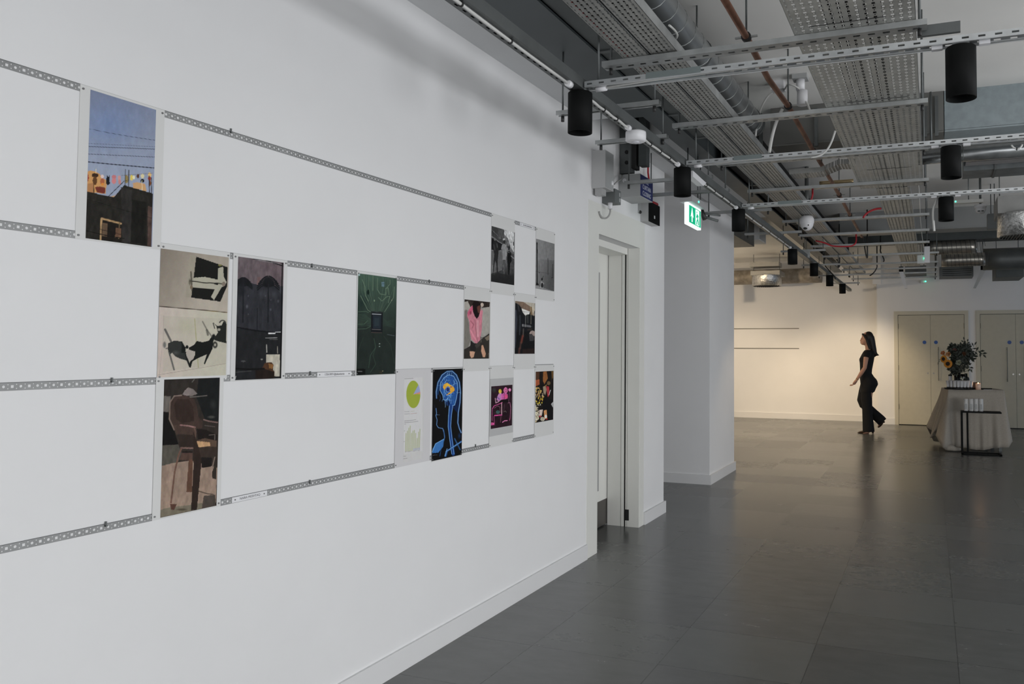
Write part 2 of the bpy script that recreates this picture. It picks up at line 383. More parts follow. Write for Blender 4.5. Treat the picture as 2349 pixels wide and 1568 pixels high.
# ------------------------------------------------------------------ the hung prints
def linv(c):
    c = np.asarray(c, float)/255; return np.where(c <= .04045, c/12.92, ((c+.055)/1.055)**2.4)
M_PRINT = mat('printed_picture', (1, 1, 1, 1), .6, spec=.12)
_n = M_PRINT.node_tree; _a = _n.nodes.new('ShaderNodeVertexColor'); _a.layer_name = 'ink'
_n.links.new(_a.outputs['Color'], _n.nodes['Principled BSDF'].inputs['Base Color'])
class Art:
    "a picture painted on a fine grid; shapes are given in the pixels of an enlargement (ox, oy, scale) of the photo"
    def __init__(s, y0, y1, z0, z1, zoom, step=.00165, base=(120, 120, 120), white=197):
        s.r = (y0, y1, z0, z1); s.ny = int((y1-y0)/step)+2; s.nz = int((z1-z0)/step)+2; s.white = white
        Y, Z = np.meshgrid(np.linspace(y0, y1, s.ny), np.linspace(z1, z0, s.nz))
        V = np.stack([np.full_like(Y, WX+.0035), Y, Z-CAMZ], -1); w = V@_f
        px, py = CX+FPX*(V@_r)/w, CY-FPX*(V@_u)/w
        s.X, s.Y = (px-zoom[0])*zoom[2], (py-zoom[1])*zoom[2]
        s.U = (Y-y0)/(y1-y0); s.V = (z1-Z)/(z1-z0); s.k = zoom[2]
        s.C = np.zeros(Y.shape+(3,))+np.array(base, float); s.rnd = np.random.RandomState(int(y0*1000)+int(z0*77))
    def mix(s, m, c): s.C = s.C*(1-m[..., None])+np.asarray(c, float)*m[..., None]; return s
    def grad(s, m, c0, c1, t): s.C = np.where(m[..., None] > .5, np.asarray(c0, float)*(1-t[..., None])+np.asarray(c1, float)*t[..., None], s.C); return s
    def polym(s, pts):
        ins = np.zeros(s.X.shape, bool); n = len(pts)
        for i in range(n):
            (x0, y0), (x1, y1) = pts[i], pts[(i+1) % n]
            if y0 == y1: continue
            c = ((y0 > s.Y) != (y1 > s.Y)) & (s.X < (x1-x0)*(s.Y-y0)/(y1-y0)+x0); ins ^= c
        return ins.astype(float)
    def poly(s, pts, c, a=1): return s.mix(s.polym(pts)*a, c)
    def ell(s, cx, cy, rx, ry, c, a=1, soft=0):
        d = np.hypot((s.X-cx)/rx, (s.Y-cy)/ry); m = np.clip((1-d)/max(soft, .02)+.5*(soft == 0), 0, 1); return s.mix(m*a, c)
    def ring(s, cx, cy, rx, ry, w, c, a=1, a0=-math.pi, a1=math.pi):
        d = np.hypot((s.X-cx)/rx, (s.Y-cy)/ry); t = np.arctan2(s.Y-cy, s.X-cx)
        m = np.clip(1-np.abs(d-1)*min(rx, ry)/w, 0, 1)*((t >= a0) & (t <= a1)); return s.mix(m*a, c)
    def line(s, pts, w, c, a=1, soft=.6):
        m = np.zeros(s.X.shape)
        for (x0, y0), (x1, y1) in zip(pts[:-1], pts[1:]):
            L = max((x1-x0)**2+(y1-y0)**2, 1e-9); t = np.clip(((s.X-x0)*(x1-x0)+(s.Y-y0)*(y1-y0))/L, 0, 1)
            d = np.hypot(s.X-x0-t*(x1-x0), s.Y-y0-t*(y1-y0)); m = np.maximum(m, np.clip((w/2-d)/(soft*s.k)+.5, 0, 1)*min(1, w/(soft*s.k)+.15))
        return s.mix(m*a, c)
    def cloud(s, n, oct_=3):
        o = np.zeros(s.X.shape); a = 1; tot = 0
        for k in range(oct_):
            g = s.rnd.rand(n+2, n+2); u, v = s.U*n, s.V*n; i, j = u.astype(int), v.astype(int); fu, fv = u-i, v-j
            fu, fv = fu*fu*(3-2*fu), fv*fv*(3-2*fv); i = np.clip(i, 0, n); j = np.clip(j, 0, n)
            o += a*((g[j, i]*(1-fu)+g[j, i+1]*fu)*(1-fv)+(g[j+1, i]*(1-fu)+g[j+1, i+1]*fu)*fv); tot += a; a *= .5; n *= 2
        return o/tot
    def rough(s, amp, n=8, m=None, oct_=4):
        k = 1+(s.cloud(n, oct_)-.5)*2*amp
        if m is not None: k = 1+(k-1)*m
        s.C = s.C*k[..., None]; return s
    def build(s, parent):
        y0, y1, z0, z1 = s.r; b = wloc(parent); ny, nz = s.ny, s.nz
        Y, Z = np.meshgrid(np.linspace(y0, y1, ny), np.linspace(z1, z0, nz))
        co = np.stack([np.full_like(Y, WX+.0018+s.lift-b.x), Y-b.y, Z-b.z], -1).reshape(-1, 3)
        i = np.arange(ny*nz).reshape(nz, ny); f = np.stack([i[1:, :-1], i[1:, 1:], i[:-1, 1:], i[:-1, :-1]], -1).reshape(-1, 4)
        me = bpy.data.meshes.new('print'); me.vertices.add(len(co)); me.vertices.foreach_set('co', co.ravel())
        me.loops.add(f.size); me.loops.foreach_set('vertex_index', f.ravel().astype(np.int32)); me.polygons.add(len(f))
        me.polygons.foreach_set('loop_start', np.arange(0, f.size, 4, dtype=np.int32)); me.update(calc_edges=True)
        a = me.color_attributes.new('ink', 'FLOAT_COLOR', 'POINT')
        c = np.ones((ny*nz, 4)); q = s.C.reshape(-1, 3); g_ = q.mean(1, keepdims=True); q = g_+(q-g_)*.88; q = np.clip(q+s.rnd.normal(0, 2.2, q.shape), 0, 255); c[:, :3] = np.clip(linv(q)/linv(s.white)*.74-.003, .004, .9)
        a.data.foreach_set('color', c.ravel()); me.materials.append(M_PRINT)
        o = bpy.data.objects.new('print', me); COL.objects.link(o); o.parent = parent; return o
def poster(y0, y1, z0, z1, label, art, pins='1111', paper=M_PAPER):
    art.lift = 0 if z1 > 2 else .0004 if z1 > 1.6 else .0008; k_ = art.lift
    t = thing('printed_poster', (WX, (y0+y1)/2, z0), label, 'poster', 'prints hung on the white wall')
    box('paper', WX+.0012+k_, WX+.0015+k_, y0, y1, z0, z1, paper, t)
    art.build(t)
    for k, (yy, zz) in enumerate(((y0+.008, z1-.011), (y1-.008, z1-.011), (y0+.008, z0+.011), (y1-.008, z0+.011))):
        if pins[k] == '1': MB().tube([(WX+.0015+k_, yy, zz), (WX+.0040, yy, zz)], .0030, 12).build('magnet', M_PIN, t)
    return t

# 1 rooftops under a blue sky
A = Art(1.5265, 1.728, 1.725, 2.145, (0, 100, 2.8), base=(110, 125, 155))
t = np.clip((A.Y-300)/500, 0, 1); one = np.ones(A.X.shape)
A.grad(one, (112, 122, 148), (140, 150, 172), t); A.ell(700, 520, 260, 200, (100, 126, 176), .55, 1); A.rough(.05, 20)
A.line([(570, 545), (700, 572), (850, 598), (998, 620)], 2, (50, 58, 78)); A.line([(568, 640), (1000, 662)], 2, (85, 95, 115))
A.line([(568, 660), (1000, 677)], 3, (40, 46, 60)); A.line([(566, 708), (998, 728)], 2.5, (45, 50, 64)); A.line([(563, 758), (700, 772), (992, 798)], 5, (30, 34, 44))
A.poly([(555, 830), (575, 815), (610, 818), (640, 835), (660, 860), (690, 880), (680, 965), (555, 950)], (196, 142, 84))
A.poly([(560, 900), (600, 895), (605, 960), (555, 950)], (170, 118, 74)); A.ell(645, 925, 32, 8, (120, 60, 44)); A.poly([(614, 922), (680, 928), (676, 962), (625, 955)], (112, 48, 38))
A.line([(619, 805), (621, 880)], 3, (225, 205, 160)); A.line([(604, 900), (606, 955)], 5, (60, 40, 30))
for x, y, rx, ry, c in ((564, 860, 9, 26, (150, 60, 44)), (614, 845, 22, 14, (60, 40, 28)), (612, 880, 14, 28, (95, 62, 36)), (660, 852, 10, 12, (205, 185, 180)), (660, 885, 14, 20, (170, 92, 60)), (661, 902, 9, 9, (210, 130, 50)),
                        (735, 855, 14, 13, (190, 112, 116)), (735, 882, 15, 18, (200, 120, 122)), (769, 862, 10, 17, (198, 140, 134)), (771, 888, 9, 16, (190, 125, 118)),
                        (815, 870, 12, 26, (140, 120, 70)), (848, 860, 10, 18, (214, 190, 84)), (862, 858, 8, 12, (220, 210, 170)), (889, 850, 9, 14, (90, 58, 46)), (918, 850, 11, 16, (205, 195, 150)), (917, 880, 13, 12, (30, 28, 30)),
                        (964, 842, 11, 16, (214, 176, 110)), (963, 866, 10, 14, (160, 60, 44)), (965, 895, 8, 18, (120, 70, 40))): A.ell(x, y, rx, ry, c)
A.poly([(690, 842), (700, 858), (706, 842), (708, 900), (694, 908), (682, 895)], (26, 28, 34))
A.line([(780, 846), (980, 832)], 1.5, (90, 80, 70)); A.poly([(856, 895), (880, 890), (935, 900), (944, 948), (858, 925)], (196, 150, 100)); A.line([(914, 880), (916, 945)], 3, (230, 215, 180))
A.line([(808, 808), (806, 912)], 4, (35, 34, 36)); A.line([(830, 812), (828, 915)], 4, (38, 36, 38)); A.line([(960, 850), (962, 955)], 5, (40, 36, 36)); A.line([(975, 860), (976, 958)], 4, (44, 40, 38))
A.line([(700, 980), (800, 882)], 4, (36, 36, 40)); A.line([(806, 880), (830, 880)], 2, (40, 38, 40))
A.poly([(550, 945), (620, 962), (735, 985), (800, 908), (985, 962), (975, 1310), (540, 1250)], (38, 36, 32)); dk = A.polym([(550, 945), (620, 962), (735, 985), (800, 908), (985, 962), (975, 1310), (540, 1250)])
A.poly([(715, 982), (735, 985), (745, 970)], (190, 150, 110)); A.poly([(780, 920), (850, 940), (840, 1290), (790, 1280)], (46, 44, 42)); A.poly([(850, 1000), (945, 1020), (940, 1290), (845, 1275)], (27, 26, 23)); A.poly([(952, 1040), (978, 1050), (975, 1305), (950, 1300)], (78, 60, 54))
A.poly([(645, 1120), (782, 1152), (782, 1275), (642, 1260)], (30, 26, 22)); A.line([(648, 1260), (655, 1122), (780, 1155)], 12, (160, 128, 88)); A.line([(770, 1150), (766, 1250)], 7, (104, 84, 60)); A.poly([(660, 1150), (695, 1155), (690, 1240), (660, 1235)], (96, 76, 58)); A.poly([(745, 1180), (782, 1185), (780, 1245), (742, 1245)], (100, 72, 54))
A.line([(548, 985), (700, 1040), (975, 1120)], 2.5, (22, 22, 20)); A.line([(552, 1200), (700, 1235), (800, 1250)], 5, (20, 18, 16)); A.line([(555, 990), (660, 1020)], 2, (60, 56, 50)); A.line([(640, 1190), (780, 1225)], 3, (24, 20, 18)); A.rough(.3, 24, dk)
poster(1.498, 1.757, 1.720, 2.152, 'tall print of blue sky, wires and toys hung over a dark rooftop', A)

# 2 two wall paintings of figures
A = Art(1.757, 2.008, 1.33, 1.7245, (320, 530, 4.126), base=(150, 140, 128))
top = A.polym([(180, 150), (850, 240), (840, 770), (180, 715)]); A.grad(top, (124, 114, 102), (170, 160, 146), np.clip((A.X-190)/400, 0, 1)*.6+np.clip((A.Y-160)/560, 0, 1)*.4)
bot = 1-top; A.grad(bot, (186, 172, 162), (180, 176, 158), np.clip((A.X-190)/500, 0, 1)); A.ell(300, 1180, 250, 150, (178, 160, 152), .5, 1)
A.poly([(480, 220), (540, 240), (495, 628), (440, 622)], (150, 142, 126)); A.poly([(540, 240), (836, 340), (832, 520), (768, 666), (492, 628)], (26, 26, 24))
A.poly([(515, 440), (620, 432), (742, 458), (748, 350), (795, 335), (800, 430), (826, 480), (812, 515), (780, 530), (708, 652), (680, 620), (716, 550), (625, 540), (500, 532)], (164, 160, 142))
A.line([(480, 470), (560, 480), (620, 488), (740, 492), (790, 498)], 9, (40, 38, 32)); A.line([(490, 385), (500, 560)], 12, (62, 58, 48), .8); A.ell(800, 500, 18, 22, (120, 108, 96)); A.ell(765, 322, 20, 9, (110, 108, 60)); A.ell(495, 530, 12, 22, (110, 96, 76)); A.ell(480, 480, 16, 40, (80, 76, 62), .7, .6); A.line([(716, 495), (740, 500)], 16, (28, 28, 26))
A.line([(186, 710), (320, 722), (560, 742), (700, 755), (832, 770)], 7, (52, 42, 34)); A.line([(600, 750), (832, 770)], 3, (150, 130, 80))
A.poly([(232, 800), (830, 830), (820, 1250), (225, 1330)], (170, 164, 148), .5); A.line([(232, 800), (228, 1000), (190, 1370)], 4, (150, 138, 128), .6); A.line([(525, 830), (560, 1290)], 10, (150, 146, 100), .7); A.line([(170, 1362), (820, 1252)], 4, (150, 134, 124))
A.ell(450, 900, 120, 90, (166, 164, 136), .6, 1)
K = (24, 26, 24); G = (72, 72, 70)
A.line([(245, 930), (270, 980), (300, 1040)], 20, (78, 76, 74), .85); A.ell(240, 1075, 20, 38, (100, 98, 94), .9, .5); A.line([(255, 1110), (300, 1100)], 12, G, .7)
A.poly([(275, 1060), (330, 1035), (405, 1042), (430, 1085), (440, 1120), (436, 1165), (470, 1230), (400, 1210), (350, 1190), (310, 1150), (285, 1180), (272, 1120)], (46, 48, 46)); A.ell(345, 1150, 45, 30, (96, 96, 92), .6, 1); A.poly([(400, 1040), (416, 1070), (440, 1100), (430, 1150), (400, 1150)], K)
A.line([(285, 1150), (305, 1220), (330, 1310)], 16, (76, 76, 74), .8); A.ell(453, 1095, 14, 16, K); A.line([(440, 1150), (455, 1215), (480, 1280)], 18, K)
A.poly([(470, 1100), (520, 1075), (545, 1038), (600, 1050), (660, 1035), (692, 985), (720, 985), (700, 1050), (695, 1110), (650, 1200), (620, 1262), (612, 1255), (640, 1165), (560, 1200), (505, 1232), (485, 1300), (478, 1240), (525, 1180), (530, 1138), (470, 1125)], K)
A.ell(490, 1180, 30, 40, (160, 150, 140)); A.poly([(440, 1150), (470, 1120), (525, 1138), (520, 1180), (485, 1230), (455, 1200)], (166, 156, 146)); A.ring(718, 1075, 16, 22, 12, (30, 30, 28)); A.ring(705, 1000, 12, 20, 8, K)
A.poly([(716, 1000), (745, 960), (730, 900), (704, 865), (740, 898), (780, 890), (800, 850), (828, 880), (824, 1060), (760, 1045), (712, 1030)], (34, 36, 32)); A.ell(755, 930, 14, 12, (150, 146, 132)); A.ring(790, 870, 28, 26, 8, (24, 24, 24), 1, -math.pi, 0); A.line([(690, 1000), (640, 930), (600, 855)], 12, (80, 78, 70), .6); A.line([(640, 935), (650, 980)], 20, (60, 60, 54), .6); A.line([(700, 870), (715, 920)], 8, (40, 42, 38))
A.rough(.04, 16)
poster(1.757, 2.013, 1.3205, 1.7415, 'print of two canvases, a black square with pale legs above running black figures', A, '1110')

# 3 palms at night
A = Art(2.046, 2.249, 1.312, 1.732, (320, 530, 4.126), base=(30, 30, 34))
A.grad(one[:1, :1]*0+np.ones(A.X.shape), (92, 88, 92), (96, 82, 86), np.clip(A.X/1400, 0, 1)); A.grad((A.Y > 520).astype(float), (62, 62, 68), (30, 31, 36), np.clip((A.Y-520)/420, 0, 1))
A.poly([(925, 455), (1000, 440), (1050, 490), (1145, 510), (1250, 470), (1345, 600), (1350, 960), (915, 920)], (44, 45, 50)); A.ell(1230, 600, 110, 60, (70, 70, 76), .5, 1); A.ell(1150, 590, 60, 60, (62, 64, 70), .6, 1)
A.poly([(1118, 430), (1150, 435), (1140, 505), (1112, 505)], (110, 84, 82), .8)
for cx, cy, L, sc in ((985, 500, 85, 1), (1222, 500, 105, 1)):
    for k in range(16):
        a = -math.pi*1.08+k*math.pi*1.16/15; q = [(cx, cy), (cx+L*.6*math.cos(a), cy+L*.72*math.sin(a)), (cx+L*math.cos(a)*1.0, cy+L*.75*math.sin(a)+L*.35*abs(math.cos(a)))]
        A.line(q, 12, (26, 27, 30))
    A.ell(cx, cy-5, L*.62, L*.42, (25, 26, 29), 1, .3); A.line([(cx, cy), (cx-3, cy+360)], 12, (28, 29, 33))
A.ell(960, 560, 60, 70, (30, 31, 35), .8, .5)
for x, y, r in ((1033, 612, 9), (1020, 712, 16), (1033, 785, 8), (1243, 742, 12), (1247, 650, 7), (1195, 612, 7), (1315, 662, 14)): A.ell(x, y, r, r*1.5, (84, 84, 92), .8, .8)
A.poly([(912, 925), (1130, 945), (1350, 975), (1345, 1400), (900, 1410)], (32, 33, 35)); A.line([(915, 908), (1100, 940), (1350, 968)], 14, (20, 20, 24)); A.line([(1118, 730), (1116, 930)], 8, (26, 27, 31))
A.line([(1226, 966), (1284, 966)], 12, (214, 214, 214)); A.line([(1290, 955), (1338, 954)], 7, (190, 190, 190)); A.line([(1195, 1010), (1305, 1008)], 6, (150, 150, 150)); A.line([(1205, 1075), (1208, 1145)], 9, (150, 150, 142)); A.line([(1308, 1090), (1310, 1155)], 6, (150, 145, 130)); A.line([(1236, 1024), (1310, 1024)], 4, (96, 96, 94))
A.poly([(1203, 1168), (1332, 1166), (1328, 1372), (1202, 1372)], (176, 170, 154)); A.poly([(1190, 1245), (1250, 1238), (1272, 1262), (1266, 1310), (1280, 1330), (1278, 1380), (1180, 1390), (1160, 1300)], (70, 46, 30)); A.poly([(1225, 1250), (1270, 1262), (1262, 1300), (1228, 1298)], (130, 88, 46)); A.poly([(1100, 1310), (1180, 1300), (1276, 1330), (1276, 1392), (1100, 1396)], (34, 26, 22))
A.line([(910, 1300), (1050, 1308), (1180, 1300)], 16, (14, 14, 14)); A.line([(905, 1335), (1060, 1322)], 5, (72, 72, 70)); A.line([(918, 1040), (912, 1180)], 7, (88, 88, 86)); A.ell(985, 1230, 22, 8, (78, 78, 78), .8); A.ell(1160, 1212, 10, 8, (130, 128, 120), .8); A.line([(908, 1400), (915, 1372)], 5, (200, 200, 200))
A.line([(1080, 262), (1180, 268), (1358, 328)], 9, (20, 20, 22)); A.line([(1100, 268), (1350, 312)], 4, (130, 130, 130)); A.line([(1355, 300), (1336, 1390)], 10, (12, 12, 14)); A.rough(.22, 18)
poster(2.0265, 2.267, 1.3095, 1.7415, 'print of two dark palm trees at dusk, right of the running figures', A)

# 4 plastic chair
A = Art(1.781, 1.984, .903, 1.323, (320, 830, 4.126), base=(46, 40, 36))
A.grad(np.ones(A.X.shape), (44, 40, 36), (50, 43, 38), np.clip(A.Y/900, 0, 1))
A.poly([(222, 320), (300, 325), (280, 470), (222, 470)], (96, 90, 84)); A.poly([(215, 470), (280, 480), (330, 640), (370, 780), (212, 785)], (20, 19, 18)); A.poly([(560, 160), (755, 150), (748, 560), (620, 540), (540, 330)], (26, 28, 28))
A.line([(500, 190), (520, 165)], 8, (90, 88, 84)); A.poly([(408, 305), (430, 270), (462, 240), (510, 255), (550, 300), (500, 320), (440, 318)], (120, 110, 106)); A.line([(440, 335), (640, 318)], 9, (104, 98, 92)); A.ell(700, 400, 40, 60, (50, 52, 50), .7, 1); A.ell(680, 520, 45, 18, (78, 78, 72), .8, .6)
A.poly([(212, 790), (370, 780), (400, 860), (360, 960), (205, 985)], (78, 74, 66)); A.ell(280, 860, 80, 60, (88, 84, 74), .7, 1)
A.poly([(205, 985), (300, 960), (390, 945), (480, 930), (740, 1000), (722, 1360), (190, 1470)], (142, 120, 104)); A.ell(300, 1100, 120, 140, (150, 126, 110), .6, 1)
A.poly([(190, 1400), (300, 1370), (420, 1360), (600, 1330), (722, 1330), (722, 1360), (190, 1470)], (110, 102, 86)); A.poly([(610, 1265), (720, 1255), (722, 1370), (590, 1395)], (70, 62, 56)); A.line([(560, 1220), (640, 1245), (700, 1252)], 9, (70, 58, 50)); A.ell(400, 1395, 60, 14, (66, 60, 46), .8, .6)
A.poly([(285, 430), (300, 350), (340, 318), (440, 315), (520, 350), (545, 420), (560, 520), (600, 560), (600, 620), (530, 640), (500, 600), (390, 590), (330, 640), (290, 560)], (62, 48, 42)); A.line([(330, 640), (285, 540), (292, 380), (330, 322), (400, 314)], 12, (116, 100, 90)); A.poly([(330, 400), (360, 350), (470, 350), (510, 420), (520, 560), (400, 575), (350, 540)], (50, 38, 33))
A.poly([(320, 600), (370, 590), (530, 620), (545, 800), (510, 790), (500, 690), (380, 680), (350, 690)], (70, 54, 47)); A.line([(390, 596), (470, 604), (526, 618)], 13, (140, 104, 100)); A.line([(520, 620), (535, 660), (530, 760)], 12, (92, 70, 60)); A.poly([(370, 690), (510, 690), (520, 800), (385, 800)], (48, 38, 33))
A.poly([(545, 630), (630, 640), (740, 690), (735, 790), (560, 800)], (32, 26, 24)); A.line([(610, 545), (660, 560), (740, 572)], 10, (128, 100, 94)); A.line([(620, 600), (715, 612)], 6, (96, 84, 80)); A.line([(660, 690), (716, 685), (714, 735)], 6, (110, 98, 92))
A.poly([(550, 740), (620, 720), (735, 745), (730, 800), (700, 860), (560, 860)], (84, 66, 54)); A.poly([(545, 748), (600, 752), (668, 760), (672, 795), (550, 806)], (188, 146, 104)); A.poly([(560, 806), (735, 800), (728, 880), (590, 900), (560, 880)], (54, 44, 38))
A.line([(395, 812), (505, 815)], 15, (120, 92, 84)); A.line([(400, 815), (372, 880), (335, 1040), (300, 1330)], 16, (104, 76, 64)); A.line([(410, 850), (500, 850)], 12, (30, 24, 22)); A.poly([(400, 860), (505, 860), (505, 930), (380, 925)], (78, 58, 50))
A.poly([(468, 925), (505, 920), (500, 1230), (445, 1230)], (92, 64, 50)); A.poly([(510, 650), (560, 800), (590, 930), (545, 1400), (490, 1400), (512, 1000), (515, 800)], (46, 35, 30)); A.poly([(585, 900), (690, 905), (680, 990), (590, 1000)], (30, 26, 24)); A.poly([(690, 1040), (735, 900), (728, 1110), (690, 1100)], (46, 40, 34)); A.line([(715, 900), (700, 960), (690, 1010)], 10, (120, 104, 92)); A.poly([(290, 1340), (355, 1345), (330, 1400), (300, 1395)], (84, 56, 46)); A.rough(.16, 20)
poster(1.754, 2.0, .8985, 1.330, 'print of a brown plastic armchair standing on sandy ground', A, '1011')

# 5 circuit board
A = Art(2.650, 2.902, 1.311, 1.731, (640, 580, 4.9), base=(40, 58, 48))
A.grad(np.ones(A.X.shape), (64, 88, 74), (34, 42, 38), np.clip((A.Y-220)/700, 0, 1)); A.ell(930, 560, 120, 160, (28, 44, 40), .8, 1); A.rough(.12, 10)
rn = random.Random(5); Ln = (92, 112, 92)
for k in range(15):
    x = 905+k*27; b = 1100+(x-1100)*.32; y1 = 430+abs(x-1100)*.55+rn.uniform(-25, 25)
    A.line([(x, 235+k*4), (x+rn.uniform(-4, 4), y1-90), (x+(b-x)*.35, y1), (b, 650)], rn.choice((4, 5, 7)), rn.choice(((72, 96, 80), (96, 116, 94), (60, 80, 66))), .75)
for q in ([(920, 480), (1000, 640), (1030, 660)], [(940, 300), (970, 380), (975, 480), (1010, 540)], [(1190, 660), (1290, 500), (1300, 380)], [(1110, 280), (1108, 410), (1140, 460), (1200, 470), (1205, 400), (1250, 350), (1250, 300)], [(1200, 400), (1230, 390), (1240, 470)], [(1060, 240), (1058, 420)], [(1120, 500), (1160, 540), (1215, 490), (1250, 488), (1230, 560)]): A.line(q, 6, (104, 126, 102), .9)
for k in range(9): A.line([(890, 690+k*16), (960, 690+k*16), (1035, 745+k*9)], 4, (62, 86, 70), .8); A.line([(1170, 730+k*11), (1220, 770+k*6), (1300, 745+k*12)], 3.5, (52, 70, 60), .8)
A.line([(890, 660), (980, 655), (1010, 670)], 5, (80, 104, 84)); A.line([(890, 800), (960, 800), (1000, 760)], 6, (70, 92, 76)); A.line([(890, 855), (985, 850), (1035, 820)], 6, (66, 88, 72))
A.line([(1070, 960), (1090, 1060), (1030, 1150), (1010, 1290)], 5, (56, 80, 66)); A.line([(1090, 1060), (1060, 1150), (1090, 1250), (1030, 1340)], 4, (54, 76, 62)); A.line([(1180, 930), (1260, 1040), (1300, 1240)], 5, (46, 62, 54), .8); A.line([(1220, 915), (1300, 930)], 7, (70, 80, 84)); A.line([(950, 950), (900, 1080), (880, 1250)], 6, (44, 60, 52), .7)
A.poly([(1038, 655), (1170, 660), (1165, 905), (1035, 900)], (24, 26, 30)); A.poly([(1060, 700), (1150, 702), (1146, 850), (1058, 848)], (34, 42, 50)); A.poly([(1075, 730), (1130, 730), (1128, 820), (1073, 820)], (40, 52, 58)); A.line([(1052, 685), (1148, 690)], 10, (150, 156, 160)); A.line([(1050, 858), (1146, 862)], 6, (110, 108, 108)); A.line([(1040, 892), (1160, 896)], 5, (92, 80, 72)); A.line([(1040, 662), (1164, 665)], 3, (90, 104, 96))
A.poly([(1154, 325), (1188, 325), (1186, 380), (1156, 378)], (92, 118, 128)); A.line([(1158, 345), (1184, 345)], 5, (50, 66, 80)); A.ell(905, 240, 10, 18, (150, 176, 176)); A.ell(1005, 440, 14, 30, (18, 34, 28)); A.ell(1133, 1020, 8, 4, (150, 160, 150)); A.ell(1133, 1050, 8, 4, (130, 150, 140)); A.ell(1075, 535, 7, 10, (110, 132, 104)); A.ell(1270, 530, 5, 6, (150, 160, 130)); A.ell(1168, 1325, 5, 5, (176, 160, 120)); A.ell(1150, 1340, 24, 30, (70, 56, 36), .6, .8)
A.poly([(866, 1300), (975, 1300), (975, 1365), (866, 1365)], (16, 18, 18)); A.line([(888, 1330), (936, 1330)], 6, (150, 150, 150), .8); A.line([(888, 226), (1318, 275)], 4, (170, 176, 170), .6)
poster(2.644, 2.9035, 1.3075, 1.7415, 'print of a dark green circuit board with a square chip', A)

# 6 charts
A = Art(2.965, 3.115, .915, 1.29, (880, 820, 6.03), base=(184, 183, 182), white=192)
A.poly([(280, 240), (540, 235), (540, 1290), (280, 1330)], (190, 189, 189))
GR = (146, 160, 52); A.ell(413, 507, 97, 190, GR); A.poly([(413, 507), (485, 372), (500, 415), (507, 470)], (140, 150, 190)); A.poly([(413, 507), (508, 470), (510, 490)], (200, 130, 120)); A.poly([(413, 507), (510, 490), (510, 505)], (196, 150, 70)); A.poly([(413, 510), (510, 507), (505, 560)], GR)
INK = (86, 84, 88)
def words(x0, y0, x1, y1, w=5, c=INK):
    r = random.Random(int(x0*7+y0)); x = x0
    while x < x1:
        d = r.uniform(8, 24); A.line([(x, y0+(y1-y0)*(x-x0)/(x1-x0)), (min(x+d, x1), y0+(y1-y0)*(min(x+d, x1)-x0)/(x1-x0))], w, c, .75); x += d+6
words(292, 265, 464, 258); words(292, 292, 412, 284); words(292, 748, 356, 744, 4); words(376, 740, 430, 738, 4, (150, 150, 110)); words(292, 778, 362, 776, 4); words(376, 775, 458, 767, 4, (150, 90, 80)); words(292, 876, 448, 858); words(292, 900, 478, 880); words(292, 920, 312, 918, 3)
for k, hh in enumerate((1045, 1010, 965, 940, 1040, 1010, 1005, 1045, 1115, 1025, 985)): 
    x = 312+k*19.2; hh = (1045, 1010, 970, 940, 1040, 1010, 1002, 1042, 1112, 1025, 985)[k]; A.line([(x, hh), (x-8, 1298-k*3)], 6, (150, 160, 84)); A.line([(x+5, hh+4), (x-3, 1298-k*3)], 2, (110, 112, 90), .7)
    if k > 5: A.line([(x-6, 1296-k*3-20), (x-7, 1298-k*3)], 8, (130, 138, 170))
A.line([(298, 1302), (505, 1278)], 3, (120, 118, 124)); words(300, 1312, 500, 1288, 2); words(278, 1362, 314, 1360, 5); words(278, 1396, 328, 1390, 5); words(286, 1012, 300, 1011, 4); words(280, 1162, 294, 1160, 4)
A.rough(.015, 10)
poster(2.907, 3.168, .8985, 1.3300, 'white print with a green pie chart above a green bar chart', A, '1010', mat('grey_white_paper', (.66, .65, .66, 1), .6))

# 7 brain
A = Art(3.183, 3.438, .893, 1.3235, (880, 820, 6.03), base=(8, 9, 12))
BL = (36, 96, 168); LB = (110, 165, 220)
head = [(735, 560), (730, 470), (755, 340), (810, 240), (880, 190), (950, 185), (1010, 240), (1050, 340), (1065, 470), (1058, 620), (1035, 760), (1028, 900), (1050, 980), (1075, 1035)]
A.poly([(760, 420), (800, 260), (900, 205), (990, 250), (1045, 400), (1050, 560), (1020, 760), (960, 690), (850, 640), (800, 480)], (12, 30, 70)); A.line([(748, 500), (760, 380), (812, 262), (890, 212), (960, 212), (1020, 290), (1045, 420)], 34, (26, 70, 130), .8, 4)
for w, c, a in ((26, (20, 52, 100), .8), (12, (60, 110, 170), .9), (5, (170, 205, 235), 1)): A.line(head, w, c, a, 1.2)
A.poly([(790, 380), (830, 280), (900, 232), (960, 245), (1015, 320), (1028, 440), (1010, 560), (985, 655), (930, 660), (905, 590), (850, 585), (815, 510), (780, 450)], (30, 78, 150))
rr = random.Random(11)
for k in range(90):
    x = rr.uniform(790, 1020); y = rr.uniform(240, 650)
    if ((x-905)/115)**2+((y-425)/205)**2 > 1 : continue
    a = rr.uniform(0, 6.28); L = rr.uniform(12, 30); pts = [(x, y)]
    for q in range(4): a += rr.uniform(-1.1, 1.1); pts.append((pts[-1][0]+L*.7*math.cos(a), pts[-1][1]+L*1.2*math.sin(a)))
    A.line(pts, rr.uniform(4, 8), rr.choice(((90, 150, 210), (130, 180, 225), (56, 112, 180), (24, 60, 124))), .8)
A.line([(782, 450), (788, 360), (835, 275), (905, 235), (970, 255), (1020, 340), (1028, 450), (1008, 570), (985, 655), (920, 670)], 7, (130, 180, 225)); A.line([(782, 450), (820, 520), (830, 580), (860, 590), (890, 560)], 7, (120, 170, 215))
